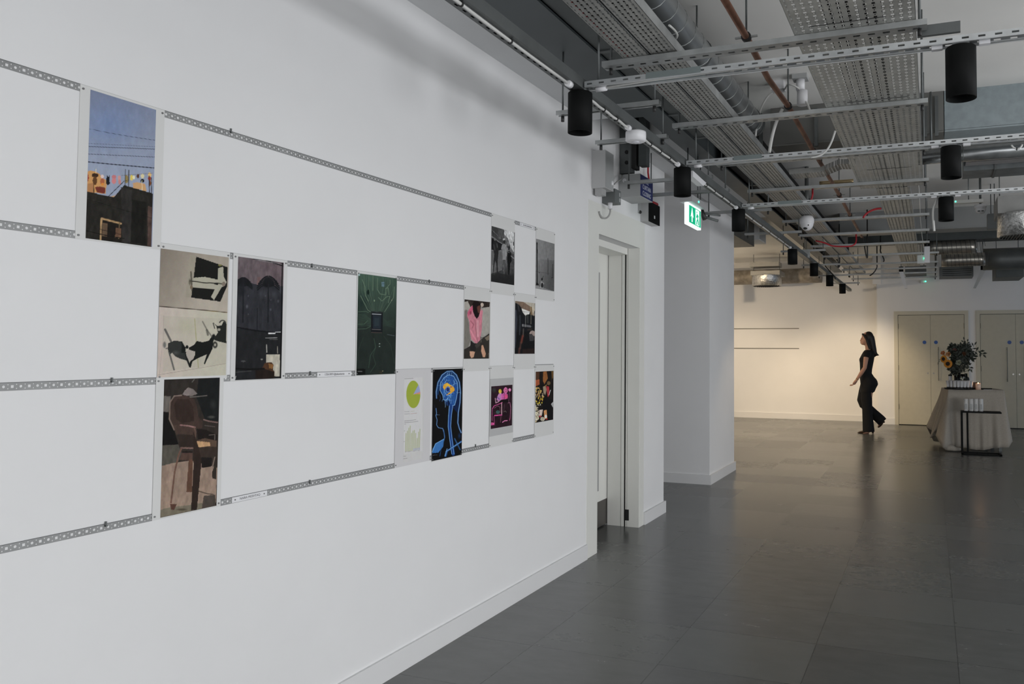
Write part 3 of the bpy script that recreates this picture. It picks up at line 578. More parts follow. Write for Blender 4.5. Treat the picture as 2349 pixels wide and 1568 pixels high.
A.poly([(822, 410), (835, 370), (880, 345), (925, 375), (975, 410), (985, 450), (940, 490), (860, 525), (900, 490), (945, 455), (930, 420), (890, 390), (860, 420), (845, 450)], (226, 164, 44)); A.ell(880, 375, 34, 18, (236, 176, 52)); A.ell(950, 440, 34, 34, (226, 160, 40)); A.ell(935, 405, 14, 10, (170, 84, 70)); A.ell(895, 440, 26, 36, (26, 44, 110)); A.ring(890, 440, 24, 34, 5, (120, 160, 210))
A.line([(930, 660), (920, 800), (912, 950), (935, 1120), (965, 1330)], 46, (24, 66, 140), 1, 1.5); A.line([(912, 665), (900, 800), (895, 950), (915, 1120), (945, 1330)], 7, (120, 170, 220)); A.line([(960, 665), (940, 800), (930, 950), (948, 1120), (975, 1330)], 7, (110, 160, 215)); A.line([(932, 665), (918, 900), (955, 1320)], 6, (16, 40, 90))
for w, c, a in ((16, (16, 44, 90), .8), (5, (120, 170, 225), 1)):
    A.line([(728, 700), (735, 770), (725, 800), (742, 860), (735, 930), (760, 968), (820, 978), (838, 1040), (845, 1100), (835, 1150)], w, c, a); 
A.line([(730, 790), (775, 790)], 4, (110, 150, 190)); A.line([(780, 515), (790, 560), (775, 600)], 6, (60, 84, 140), .8); A.line([(708, 650), (716, 720)], 3, (40, 60, 90))
A.poly([(680, 1260), (720, 1190), (800, 1140), (838, 1125), (825, 1230), (760, 1310), (672, 1370)], (50, 110, 180)); A.line([(675, 1300), (720, 1190), (835, 1125)], 9, (120, 175, 225), .9); A.line([(835, 1000), (850, 1100), (800, 1250), (780, 1360)], 10, (40, 90, 150), .7)
A.line([(860, 1360), (880, 1290), (960, 1240), (1075, 1160)], 24, (46, 100, 170), .9, 2); A.line([(860, 1300), (1070, 1165)], 5, (130, 180, 230)); A.line([(985, 1120), (1020, 1190), (1060, 1270)], 16, (56, 110, 180), .8, 2); A.line([(850, 1360), (880, 1260)], 12, (110, 165, 225), .8); A.ell(1050, 1080, 30, 60, (30, 70, 130), .7, 1)
A.poly([(668, 1320), (750, 1312), (748, 1375), (668, 1390)], (12, 12, 14)); A.line([(684, 1350), (742, 1342)], 5, (120, 120, 124), .8); A.rough(.08, 30)
poster(3.182, 3.4385, .8885, 1.328, 'blue x-ray style print of a head with a yellow lit brain', A)

# 8 pink hood
A = Art(3.4455, 3.694, 1.371, 1.672, (1040, 650, 7.465), step=.0022, base=(140, 136, 130), white=190)
A.poly([(180, 262), (630, 310), (620, 400), (500, 415), (440, 360), (300, 400), (180, 330)], (46, 38, 34)); A.rough(.5, 12, A.polym([(180, 262), (630, 310), (620, 400), (500, 415), (440, 360), (300, 400), (180, 330)]))
A.poly([(185, 320), (250, 300), (290, 390), (270, 460), (220, 440), (185, 450)], (156, 150, 142)); A.poly([(182, 470), (240, 450), (300, 960), (260, 1080), (170, 1140)], (112, 108, 100)); A.ell(495, 365, 28, 34, (176, 160, 146)); A.poly([(500, 430), (625, 400), (615, 830), (510, 910), (480, 700)], (150, 146, 138))
A.poly([(165, 1140), (300, 1060), (470, 960), (620, 850), (610, 1285), (165, 1290)], (46, 42, 38)); A.poly([(540, 930), (620, 880), (615, 960), (580, 980)], (110, 98, 84)); A.line([(470, 930), (520, 925), (600, 880)], 9, (30, 28, 28))
A.poly([(250, 480), (300, 400), (330, 370), (350, 440), (380, 560), (405, 605), (440, 560), (450, 500), (480, 440), (510, 470), (500, 560), (490, 780), (470, 920), (445, 1035), (380, 1020), (310, 950), (285, 820), (275, 640), (240, 560)], (186, 112, 126))
A.poly([(245, 500), (280, 440), (330, 380), (345, 440), (300, 520), (262, 560)], (190, 84, 112)); A.ell(300, 500, 22, 40, (120, 44, 60), .7, .6); A.line([(370, 620), (385, 760), (410, 960), (430, 1030)], 9, (140, 84, 92)); A.line([(300, 640), (350, 700), (330, 760)], 16, (150, 78, 92), .8); A.line([(300, 800), (350, 900), (400, 980)], 20, (208, 130, 146), .9, 2); A.line([(420, 640), (425, 900)], 34, (198, 142, 150), .9, 3); A.line([(470, 480), (480, 600), (460, 700)], 16, (206, 118, 136), .8)
A.poly([(330, 340), (360, 300), (420, 300), (470, 340), (475, 420), (440, 560), (405, 605), (370, 560), (340, 480)], (26, 18, 18)); A.poly([(405, 400), (455, 370), (470, 430), (455, 510), (425, 500)], (92, 54, 46)); A.ell(415, 405, 10, 8, (70, 38, 34))
A.poly([(300, 970), (345, 1010), (400, 1050), (380, 1160), (330, 1180), (290, 1120)], (34, 32, 32)); A.poly([(285, 1160), (375, 1165), (350, 1260), (310, 1275), (285, 1230)], (190, 144, 116)); A.poly([(485, 1060), (510, 1050), (560, 1200), (545, 1262), (510, 1262), (480, 1160)], (186, 138, 110)); A.poly([(370, 1060), (470, 960), (460, 1060), (400, 1110)], (60, 56, 52)); A.line([(470, 910), (480, 1000)], 16, (96, 90, 82), .8); A.line([(550, 1260), (610, 1190)], 6, (110, 74, 50), .7); A.rough(.08, 20)
poster(3.441, 3.699, 1.3075, 1.7415, 'print of a person in a pink hooded coat, white margins', A)

# 9 street with walkers, black and white
A = Art(3.700, 3.954, 1.783, 2.083, (1110, 500, 9.22), step=.0022, base=(90, 90, 90), white=182)
A.grad(np.ones(A.X.shape), (100, 100, 100), (34, 34, 34), np.clip((A.Y-700)/600, 0, 1)); A.poly([(430, 225), (640, 280), (640, 720), (560, 600), (500, 420), (430, 330)], (172, 172, 172))
A.poly([(160, 160), (400, 232), (440, 260), (430, 370), (510, 420), (560, 580), (560, 640), (160, 540)], (58, 58, 58)); A.poly([(300, 200), (420, 240), (430, 370), (470, 470), (300, 430)], (74, 74, 74)); A.poly([(430, 370), (500, 420), (550, 580), (480, 590)], (92, 92, 92))
for k in range(9): A.line([(175+k*26, 170+k*7), (178+k*26, 330+k*12)], 6, (36, 36, 36), .8)
A.line([(165, 240), (300, 370)], 12, (110, 110, 110), .7); A.line([(165, 390), (240, 430), (320, 500), (400, 540)], 16, (130, 130, 130), .8); A.poly([(160, 410), (230, 450), (400, 560), (380, 680), (160, 670)], (24, 24, 24)); A.rough(.35, 22)
A.poly([(155, 690), (390, 700), (390, 1100), (150, 1180)], (86, 86, 86)); A.ell(350, 900, 80, 200, (84, 84, 84), .6, 1)
A.poly([(205, 500), (250, 460), (300, 530), (320, 620), (315, 740), (300, 880), (300, 1150), (275, 1150), (268, 960), (245, 900), (225, 1000), (205, 1160), (190, 1160), (210, 940), (225, 760), (205, 680)], (34, 34, 34)); A.ell(240, 450, 22, 26, (96, 96, 96)); A.line([(215, 560), (240, 680)], 18, (66, 66, 66), .8); A.line([(190, 1000), (185, 1150)], 10, (140, 140, 140), .7); A.line([(280, 540), (290, 620)], 12, (104, 104, 104), .7)
A.poly([(390, 560), (430, 540), (480, 570), (495, 640), (480, 800), (465, 880), (440, 1240), (420, 1240), (405, 880), (400, 760), (405, 640), (380, 680), (372, 640)], (124, 124, 124)); A.ell(432, 450, 24, 26, (160, 160, 160)); A.ell(440, 500, 26, 40, (40, 40, 40)); A.poly([(410, 880), (460, 880), (450, 1250), (420, 1260)], (60, 60, 60)); A.line([(435, 900), (432, 1200)], 10, (110, 110, 110), .8); A.line([(480, 740), (480, 800)], 14, (150, 150, 150), .9)
A.poly([(510, 700), (540, 690), (580, 730), (605, 860), (590, 920), (565, 960), (545, 1200), (520, 1200), (505, 960), (495, 860)], (18, 18, 18)); A.ell(535, 640, 17, 42, (22, 22, 22)); A.line([(515, 715), (545, 730)], 10, (130, 130, 130), .9)
A.poly([(580, 740), (640, 760), (636, 960), (600, 940)], (60, 60, 60)); A.line([(580, 800), (636, 850)], 18, (134, 134, 134), .8); A.ell(580, 513, 14, 6, (70, 70, 70)); A.poly([(622, 500), (640, 505), (640, 590), (624, 575)], (36, 36, 36)); A.poly([(150, 1230), (300, 1150), (640, 1230), (632, 1420), (148, 1345)], (30, 30, 30), .7); A.rough(.12, 24)
poster(3.699, 3.955, 1.720, 2.152, 'black and white print of three people walking down a street', A)

# 10 inside a carriage
A = Art(3.966, 4.207, 1.395, 1.695, (1170, 680, 11.2), step=.0022, base=(18, 18, 20), white=182)
A.poly([(120, 100), (640, 160), (640, 480), (300, 300), (140, 160)], (110, 94, 80)); A.poly([(340, 130), (640, 160), (640, 480), (600, 490), (540, 260), (420, 190)], (160, 152, 138)); A.poly([(200, 120), (340, 130), (520, 250), (515, 380), (300, 295), (210, 190)], (110, 90, 76)); A.poly([(515, 260), (570, 265), (572, 470), (530, 470)], (134, 112, 84)); A.line([(552, 270), (555, 470)], 16, (92, 74, 50)); A.line([(600, 330), (600, 480)], 40, (172, 156, 130), .8, 2)
A.poly([(300, 300), (515, 385), (500, 450), (430, 470), (400, 490), (330, 400)], (196, 194, 188)); A.line([(330, 385), (500, 400)], 7, (60, 60, 62)); A.poly([(130, 150), (240, 210), (300, 290), (330, 420), (360, 440), (400, 500), (540, 470), (640, 500), (640, 900), (120, 900)], (22, 23, 26))
A.line([(150, 360), (170, 600), (150, 900), (130, 1300)], 34, (66, 70, 84), .8, 3); A.line([(262, 480), (265, 700), (250, 980)], 22, (56, 60, 66), .9, 2); A.line([(205, 180), (240, 370)], 16, (96, 96, 98), .7, 2); A.line([(405, 490), (402, 780)], 13, (130, 130, 124), .8); A.line([(455, 480), (460, 660)], 40, (60, 64, 60), .8, 3); A.line([(545, 470), (542, 700)], 12, (140, 134, 116), .8); A.line([(525, 390), (522, 700)], 14, (20, 20, 22)); A.line([(615, 480), (640, 360)], 14, (44, 44, 54))
A.line([(325, 710), (325, 762)], 12, (150, 150, 150)); 
for k in range(8): A.line([(345+k*27, 712+k*5), (345+k*27, 764+k*3)], 14, (140, 140, 142), .8)
A.line([(325, 760), (570, 770)], 8, (110, 110, 112), .6); A.line([(350, 830), (340, 1020)], 26, (92, 84, 78), .8, 2); A.line([(330, 1010), (295, 1180)], 52, (104, 48, 38), .9, 3); A.line([(285, 1180), (265, 1330)], 36, (88, 60, 52), .8, 3); A.line([(250, 1330), (235, 1460)], 46, (84, 50, 44), .8, 3)
A.poly([(500, 940), (540, 880), (590, 870), (640, 900), (635, 1010), (600, 1020), (560, 960), (510, 1000)], (140, 124, 118)); A.poly([(495, 960), (560, 950), (625, 1030), (620, 1130), (510, 1140)], (56, 54, 56)); A.line([(470, 850), (550, 840)], 40, (56, 46, 38), .8, 2); A.poly([(330, 1350), (620, 1330), (618, 1465), (320, 1465)], (36, 26, 24)); A.rough(.15, 20)
poster(3.958, 4.213, 1.3055, 1.7415, 'print of dark coats and poles inside a bright carriage', A)

# 11 wall and poles, black and white
A = Art(4.212, 4.461, 1.784, 2.083, (1040, 470, 6.03), step=.0022, base=(110, 110, 110), white=178)
A.grad((A.Y < 740+(A.X-1140)*.1).astype(float), (118, 118, 118), (98, 98, 98), np.clip((A.X-1140)/260, 0, 1)); A.grad((A.Y >= 740+(A.X-1140)*.1).astype(float), (120, 120, 120), (70, 70, 70), np.clip((A.X-1140)/350+(A.Y-700)/900, 0, 1))
A.line([(1140, 915), (1395, 960)], 5, (66, 66, 66)); A.line([(1275, 500), (1300, 720)], 3, (86, 86, 86), .7); A.line([(1160, 520), (1162, 1070)], 13, (12, 12, 12)); A.ell(1160, 535, 8, 20, (12, 12, 12)); A.ell(1162, 640, 8, 46, (14, 14, 14)); A.poly([(1155, 1060), (1190, 1105), (1145, 1110)], (16, 16, 16)); A.line([(1312, 740), (1312, 965)], 8, (44, 44, 44)); A.line([(1376, 820), (1374, 1000)], 10, (48, 48, 48)); A.line([(1187, 810), (1190, 935)], 5, (70, 70, 70)); A.ell(1190, 937, 8, 5, (30, 30, 30)); A.ell(1370, 1005, 14, 6, (40, 40, 40))
A.poly([(1215, 1050), (1260, 1080), (1245, 1150), (1200, 1145)], (130, 130, 130)); A.ell(1232, 1110, 18, 36, (34, 34, 34)); A.ell(1230, 1025, 13, 18, (24, 24, 24)); A.line([(1232, 1020), (1248, 980)], 6, (40, 40, 40)); A.poly([(1140, 1110), (1200, 1130), (1390, 1190), (1140, 1165)], (150, 150, 150), .5); A.rough(.1, 20)
poster(4.212, 4.467, 1.720, 2.152, 'rightmost black and white print, thin poles before a plain wall', A)

# 12 magenta painting
A = Art(3.715, 3.944, .995, 1.222, (1040, 830, 7.465), step=.002, base=(38, 20, 28), white=186)
A.rough(.4, 8); MG = (196, 74, 140); PK = (214, 116, 164)
A.ell(700, 480, 50, 60, (52, 60, 56), .8, .8); A.poly([(770, 560), (790, 520), (830, 530), (830, 640), (780, 680), (740, 640)], (170, 110, 160)); A.line([(720, 620), (730, 700), (790, 670)], 14, (176, 130, 150)); A.line([(750, 600), (800, 640)], 10, (60, 70, 130)); A.ell(803, 500, 26, 38, (196, 168, 50)); A.poly([(820, 560), (870, 520), (930, 545), (935, 620), (880, 640), (825, 640)], (190, 80, 150)); A.ell(898, 485, 36, 52, (198, 104, 150)); A.ring(900, 485, 16, 26, 8, (150, 50, 100)); A.ell(905, 590, 30, 40, (206, 70, 120)); A.line([(875, 520), (872, 640)], 6, (50, 20, 40)); A.ell(968, 475, 22, 28, PK); A.line([(962, 500), (950, 680)], 7, (110, 74, 96))
A.poly([(800, 655), (940, 650), (940, 690), (780, 695)], (20, 14, 16)); A.line([(670, 800), (700, 750), (800, 712), (840, 690)], 11, MG); A.line([(668, 790), (665, 1000)], 10, (150, 60, 110)); A.line([(700, 790), (760, 750), (800, 770), (806, 860)], 7, (130, 80, 100)); A.line([(830, 700), (830, 895)], 12, (196, 150, 160)); A.line([(940, 700), (970, 690), (985, 780), (975, 940)], 9, (150, 90, 120)); A.line([(710, 915), (830, 905)], 20, (190, 60, 130)); A.line([(700, 930), (705, 1050)], 9, (150, 60, 110)); A.line([(820, 910), (808, 1030)], 8, (110, 60, 80)); A.ell(765, 855, 34, 28, (56, 86, 84)); A.line([(845, 1030), (880, 1005), (925, 1000)], 14, PK); A.poly([(650, 1030), (700, 1040), (708, 1075), (650, 1085)], (200, 70, 134)); A.line([(870, 850), (890, 835), (910, 860)], 6, (120, 110, 100)); A.line([(965, 1000), (975, 950)], 10, (170, 70, 120)); A.line([(690, 870), (800, 890)], 4, (90, 60, 70)); A.line([(880, 720), (860, 860)], 5, (90, 64, 76)); A.rough(.2, 26)
tm = poster(3.700, 3.957, .8965, 1.3300, 'grey and white print with a small magenta painting of figures', A)
box('grey_panel', WX+.0020, WX+.0024, 3.700, 3.957, .955, 1.262, mat('grey_print_tone', (.50, .50, .50, 1), .6), tm)

# 13 market flowers
A = Art(4.223, 4.461, .985, 1.288, (1040, 830, 7.465), step=.002, base=(24, 20, 18), white=180)
A.rough(.4, 10); A.poly([(1400, 165), (1480, 165), (1470, 300), (1405, 310)], (70, 44, 30)); A.poly([(1540, 165), (1600, 160), (1620, 280), (1560, 380), (1535, 320)], (130, 80, 40)); A.poly([(1410, 310), (1475, 295), (1478, 385), (1410, 415)], (150, 74, 44)); A.poly([(1680, 155), (1718, 150), (1715, 260), (1690, 300)], (90, 66, 34))
r2 = random.Random(4)
for k in range(130):
    t = r2.random(); x = 1400+r2.random()*(60+90*math.sin(min(t*1.6, 1)*3.1)); y = 430+t*560
    c = ((198, 150, 90), (200, 176, 140), (190, 160, 80)) if t < .3 else ((214, 188, 50), (206, 170, 40), (180, 140, 60)) if t < .5 else ((196, 186, 160), (170, 156, 120), (206, 200, 180))
    A.ell(x, y, r2.uniform(5, 11), r2.uniform(8, 17), r2.choice(c), .9)
for k in range(60): x = 1410+r2.random()*130; y = 440+r2.random()*520; A.ell(x, y, 4, 9, (28, 22, 20), .8)
A.poly([(1535, 420), (1580, 410), (1600, 470), (1575, 570), (1545, 520)], (130, 116, 96)); A.poly([(1590, 410), (1640, 420), (1650, 560), (1620, 600), (1600, 500)], (150, 44, 50)); A.ell(1635, 360, 30, 34, (96, 76, 50)); A.line([(1640, 560), (1665, 480)], 10, (190, 186, 190)); A.line([(1560, 420), (1600, 390)], 9, (150, 120, 60))
A.poly([(1550, 600), (1620, 620), (1700, 640), (1700, 980), (1620, 1000), (1520, 860), (1530, 680)], (17, 16, 18)); A.poly([(1690, 700), (1712, 680), (1708, 780), (1675, 720)], (150, 150, 150)); A.poly([(1475, 820), (1535, 810), (1520, 900), (1500, 950), (1470, 930)], (190, 170, 160)); A.poly([(1550, 830), (1600, 815), (1605, 920), (1610, 970), (1560, 975)], (190, 130, 80)); A.ell(1585, 930, 20, 30, (206, 196, 190)); A.ell(1490, 930, 22, 14, (150, 40, 44)); A.ell(1530, 975, 36, 32, (190, 180, 160)); A.ring(1530, 975, 14, 18, 6, (60, 50, 40)); A.ell(1600, 975, 18, 10, (150, 34, 40)); A.ell(1415, 1015, 16, 16, (170, 150, 110)); A.line([(1410, 930), (1460, 880)], 8, (180, 176, 160)); A.rough(.15, 30)
poster(4.214, 4.470, .8965, 1.3270, 'rightmost lower print, yellow and white flowers in a dark market', A)
# ------------------------------------------------------------------ ceiling services
# black cylinder lamps under the trunking (left row) and the cross tracks (right row)
LAMPS = [(-1.49, 3.26, .185, 'black cylinder ceiling lamp nearest the viewer in the row beside the white wall'),
         (-1.49, 4.85, .18, 'second black cylinder lamp in the row beside the wall, above the exit sign'),
         (-1.49, 6.44, .18, 'black cylinder lamp at the upper corner of the white pillar'),
         (-1.49, 9.19, .175, 'black cylinder lamp hanging below the white dome camera'),
         (-1.46, 10.77, .17, 'third black cylinder lamp from the far end of the long row'),
         (-1.46, 12.53, .17, 'second black cylinder lamp from the far end of the long row'),
         (-1.44, 14.23, .17, 'farthest black cylinder lamp in the row, with a hook below'),
         (.12, 3.26, .20, 'large black cylinder lamp hung from the nearest cross track at upper right'),
         (.12, 4.85, .18, 'black cylinder lamp on the second cross track, before the shiny round duct'),
         (.12, 6.44, .18, 'black cylinder lamp on the third cross track, beside the smoke detector')]
def lamp(x, y, h, label):
    z1 = 2.592; z0 = z1-h; r = .056
    t = thing('cylinder_ceiling_lamp', (x, y, z1), label, 'ceiling lamp', 'black cylinder lamps under the ceiling services')
    MB().lathe([(0, h), (r-.004, h), (r, h-.004), (r, 0), (r-.003, 0), (r-.003, .03), (0, .03)], (x, y, z0), 36).build('lamp_body', M_BLACK, t)
    MB().lathe([(0, .031), (r-.006, .031), (r-.006, .026), (0, .026)], (x, y, z0), 24).build('reflector', mat('lamp_reflector', (.05, .05, .05, 1), .3, .6), t)
    MB().box(x-.03, x+.03, y-.018, y+.018, z1, z1+.012).build('mount', M_GALV, t)
    return t
for a in LAMPS: lt = lamp(*a); 
lamp(-3.62, 12.4, .17, 'added black cylinder fill lamp, unseen behind the white pillar, the nearer of two')  # unseen fill lamp added for a wide warm wash on the far wall
lamp(-3.62, 14.3, .17, 'added black cylinder lamp, unseen behind the white pillar, brightening the left of the far wall')  # unseen lamp added to brighten the left end of the far wall
for x, y, h, e, tilt, half in [(-1.49, 9.19, .175, 26, (0, 0), 42), (-1.46, 10.77, .17, 32, (0, 0), 42), (-1.46, 12.53, .17, 50, (0, 0), 44), (-1.44, 14.23, .17, 150, (.06, .80), 42), (-3.62, 14.3, .17, 85, (.1, .75), 48), (-3.62, 12.4, .17, 290, (.55, 1.0), 80)]:  # last two beams belong to the added, unseen fill lamps
    l = bpy.data.lights.new('lamp_beam', 'SPOT'); l.energy = e; l.color = (1, .78, .52); l.spot_size = math.radians(half*2); l.spot_blend = .7; l.shadow_soft_size = .04
    o = bpy.data.objects.new('lamp_beam', l); COL.objects.link(o); o.location = (x, y, 2.592-h-.004); o.rotation_euler = (tilt[1], tilt[0], 0)
    MB().tube([(x, y, 2.592-h+.02), (x, y, 2.592-h+.024)], .047, 20).build('lit_disc', mat('lit_lamp_glass', (1, .9, .75, 1), .4, emit=(1, .8, .55, 1), es=8), [q for q in bpy.data.objects if q.type == 'EMPTY' and (q.location-Vector((x, y, 2.592))).length < .01][0])

# long trunking beside the wall, its cables and cross brackets
tr = thing('cable_trunking', (-1.50, 7, 2.6), 'long dark slotted steel trunking running beside the white wall above the lamps', 'trunking')
MB().cchan(1, -1.5, 16.2, -1.50, 2.602, .064, .045, .003, .0).build('channel', M_TRUNK, tr)
MB().box(-1.531, -1.469, -1.5, 16.2, 2.600, 2.604).build('slotted_cover', M_TRUNK, tr)
MB().box(-1.469, -1.462, -1.5, 16.2, 2.600, 2.648).build('side_rail', M_GALVD, tr)
def cable(name, pts, r, m, label, cat='cable', ties=0, tm=None, ends=()):
    o = MB().tube(pts, r, 8).build(name, m, origin=pts[0]); tag(o, label, cat)
    for k in range(ties):
        i = (k+1)*(len(pts)-1)//(ties+1); p = Vector(pts[i]); q = Vector(pts[min(i+1, len(pts)-1)]); d = (q-p).normalized()*.003
        MB().tube([p-d, p+d], r*1.7, 8).build('cable_tie', tm or M_CABK, o)
    for p in ends:
        MB().tube([(p[0], p[1]-.02, p[2]), (p[0], p[1]+.014, p[2])], r*2.5, 10).build('cable_gland', M_WHITE, o)
    return o
zc_ = 2.5905
def run(y0, y1, lab, ties, g=True, x=-1.485):
    n = 24; pts = [(x+.0022*math.sin(i*.8), y0+(y1-y0)*i/n, zc_) for i in range(n+1)]
    cable('lighting_cable', pts, .0062, M_CABW, lab, ties=ties, ends=[(pts[-1][0], y1, zc_)] if g else [])
run(-1.0, 3.13, 'white cable clipped under the trunking, ending at the nearest black lamp', 10)
run(3.36, 3.86, 'short white cable between the nearest wall-side lamp and the white puck sensor', 2)
run(4.05, 4.73, 'white cable from the puck sensor to the lamp above the exit sign', 3)
run(4.95, 6.33, 'white cable under the trunking between the exit sign lamp and the pillar lamp', 5)
run(6.55, 9.0, 'white cable under the trunking beyond the pillar lamp', 5)
sn = thing('puck_sensor', (-1.485, 3.975, 2.6), 'round white puck sensor under the trunking, just past the nearest black lamp', 'sensor')
MB().lathe([(0, -.002), (.055, -.002), (.056, -.010), (.056, -.05), (.045, -.056), (0, -.056)], (-1.485, 3.975, 2.6), 32).build('housing', M_WHITE, sn)
MB().lathe([(0, -.055), (.022, -.055), (.018, -.062), (0, -.065)], (-1.485, 3.975, 2.6), 20).build('lens', mat('milky_lens', (.6, .6, .64, 1), .2), sn)
def rod(parent, x, y, z0, z1=ZC, r=.005, name='threaded_rod'): return MB().tube([(x, y, z0), (x, y, z1)], r, 8).build(name, M_GALVD, parent)
def nut(parent, x, y, z):
    MB().tube([(x, y, z-.03), (x, y, z)], .009, 6).build('rod_cap', M_CABK, parent)
stubs = [(3.72, -1.83, -1.26, 'behind the nearest black lamp'), (4.33, -1.87, -1.42, 'behind the white puck sensor'), (5.45, -2.12, -1.45, 'above the fire curtain control box'), (5.95, -2.12, -1.45, 'above the black access panel by the exit sign'),
         (6.9, -1.9, -1.3, 'over the trunking just past the pillar lamp'), (8.3, -1.85, -1.25, 'over the trunking level with the dome camera'), (9.9, -1.75, -1.2, 'over the trunking before the third lamp from the end'),
         (11.6, -1.75, -1.2, 'over the trunking between the third and second lamps from the end'), (13.3, -1.75, -1.2, 'over the trunking just before the farthest lamp'), (14.9, -1.75, -1.2, 'over the far end of the trunking')]
for y, x0, x1, lb in stubs:
    t = thing('trunking_bracket', ((x0+x1)/2, y, 2.648), 'short steel bracket '+lb, 'bracket', 'short cross brackets carrying the trunking')
    MB().cchan(0, x0, x1, y, 2.648, .041, .022, .0025, .009).build('strut', M_GALV, t)
    for x in (x0+.03, x1-.03): rod(t, x, y, 2.66, 3.0 if x < -1.8 else 2.985 if x < -1.63 else 2.999 if y < 5.4 else 3.012 if y < 14.4 and y > 6.2 and x < -1.19 else ZC); nut(t, x, y, 2.645)

# slotted cross tracks
for y, lb, cp in ((3.26, 'nearest slotted steel cross track carrying the large black lamp at right', (1487, 1612)), (4.85, 'second slotted steel cross track, just under the wide cable tray', (1686, 1750)), (6.44, 'third slotted steel cross track, above the smoke detector', (1786, 1840))):
    t = thing('cross_track', (1, y, 2.604), lb, 'steel track', 'slotted tracks crossing the ceiling')
    MB().cchan(0, -1.455, 5.3, y, 2.604, .066, .026, .003, .015).build('track_channel', M_TRACK, t)
    for s_ in (-.032, .032): MB().tube([(-1.455, y+s_, 2.6045), (5.3, y+s_, 2.6045)], .0024, 8).build('lip_highlight', mat('edge_highlight_pale', (.80, .82, .83, 1), .35, .3), t)  # pale tubes put the highlight of the rounded track edges into colour
    a, b = [P3(q, 190 if y < 4 else 370 if y < 5 else 470, Y=y).x for q in cp]
    MB().box(a, b, y-.036, y+.036, 2.608, 2.634).build('coupler', mat('coupler_steel', (.24, .28, .28, 1), .45, .6), t)
    for x in (-1.40, .9, 3.2): rod(t, x, y, 2.63, 2.999 if x < 0 and y < 5.4 else 3.012 if x < 0 else ZC)
    MB().tube([(-1.41, y, 2.598), (-1.36, y, 2.6)], .012, 10).build('cable_gland', M_WHITE, t)
    MB().tube([(-1.37, y-.005, 2.6), (-1.15, y-.004, 2.609), (-.3, y, 2.618), (5, y, 2.618)], .005, 6).build('feed_cable', M_CABW, t)
    for s in (-1, 1): MB().box(.12+s*.085-.02, .12+s*.085+.02, y-.012, y+.012, 2.592, 2.612).build('connector', M_WHITE, t)

# trays and the struts that carry them
U = [(3.47, 'nearest strut under the cable trays'), (4.57, 'strut under the cable trays between the first two cross tracks'), (5.62, 'strut under the trays hidden close behind the second cross track'), (6.68, 'strut under the trays just past the end of the twin tray offset'),
     (8.38, 'strut under the trays passing behind the dome camera'), (9.46, 'strut above the red looped cables'), (10.5, 'strut below the red looped cables'), (11.68, 'strut under the trays level with the wall-mounted air unit'),
     (12.89, 'fourth strut from the far end of the trays'), (13.74, 'third strut from the far end of the trays'), (14.6, 'second strut from the far end'), (15.5, 'farthest strut near the back wall')]
for k, (y, lb) in enumerate(U):
    x0 = -1.46 if k < 8 else -1.40; x1 = .0 if k < 7 else .12
    t = thing('tray_support_strut', ((x0+x1)/2, y, 2.771), 'galvanised '+lb, 'strut', 'struts carrying the cable trays')
    MB().cchan(0, x0, x1, y, 2.771, .066, .025, .003, .012, down=False).build('strut', M_STRUT, t)
    for x in (x0+.035, x1-.03): rod(t, x, y, 2.765, (3.0 if y < 5.4 else 3.02 if 6.2 < y < 14.4 else ZC) if x < -1.19 else 2.999 if 12.1 < y < 12.6 else ZC, r=.0062); nut(t, x, y, 2.768)
    if k == 0: MB().box(-.04, .13, y+.05, y+.07, 2.755, 2.80).build('angle_plate', M_GALVD, t)
def tray(name, x0, x1, y0, y1, z, m, label, fl=.05, t=.0015):
    o = thing(name, ((x0+x1)/2, y0, z), label, 'cable tray')
    MB().box(x0, x1, y0, y1, z, z+t).build('tray_bed', m, o)
    MB().box(x0, x0+t, y0, y1, z, z+fl).box(x1-t, x1, y0, y1, z, z+fl).build('tray_sides', M_GALV, o)
    return o
ZT = 2.798
tray('cable_tray', -1.352, -1.222, -1.5, 14.8, ZT, M_TRAYN, 'narrow perforated cable tray, the left one of the touching pair')
tray('cable_tray', -1.214, -1.087, -1.5, 14.8, ZT+.004, M_TRAYN, 'narrow perforated cable tray, the right one of the touching pair beside the spiral duct')
tray('wide_cable_tray', -.545, -.044, -1.5, 6.95, ZT, M_TRAYW, 'wide perforated cable tray running away above the cross tracks at right')
tray('cable_tray', -.42, -.15, 6.98, 13.6, ZT, M_TRAYW, 'narrower perforated tray continuing beyond the end of the wide tray')
rr = random.Random(2)
for x0, x1, lb in ((-1.345, -1.23, 'dark cables lying in the left narrow tray'), (-1.205, -1.095, 'dark cables lying in the right narrow tray'), (-.40, -.17, 'dark cables lying in the wide tray')):
    mb = MB(); x = x0
    while x < x1:
        r = rr.uniform(.006, .010)
        if rr.random() < .82: mb.tube([(x+rr.uniform(-.003, .003), y, ZT+.013+r) for y in np.linspace(-1.4, 13.5, 14)], r, 5)
        x += r*2+.004
    tag(mb.build('tray_cables', M_CABK, origin=((x0+x1)/2, 3, ZT+.01)), lb, 'cable', kind='stuff')
for x, c, lb in ((-1.33, M_CABR, 'thin red cable along the left edge of the left narrow tray'), (-1.27, M_CABW, 'pale cable seen through the slots of the left narrow tray'), (-.085, M_CABW, 'pale cable seen through the right edge of the wide tray')):
    cable('tray_cable', [(x+.004*math.sin(k), -1.3+k*.6, ZT+.0055) for k in range(24)], .0038, c, lb)
def loops(x0, x1, y, label, n=5):
    pts = []
    for k in range(n):
        for j in range(8):
            t = j/8; pts.append((x0+(x1-x0)*(k+t)/n, y-.02*math.sin(math.pi*t), ZT-.004-.007*math.sin(math.pi*t)))
    pts.append((x1, y, ZT-.004)); cable('lacing_wire', pts, .0017, M_CABK, label, 'wire')
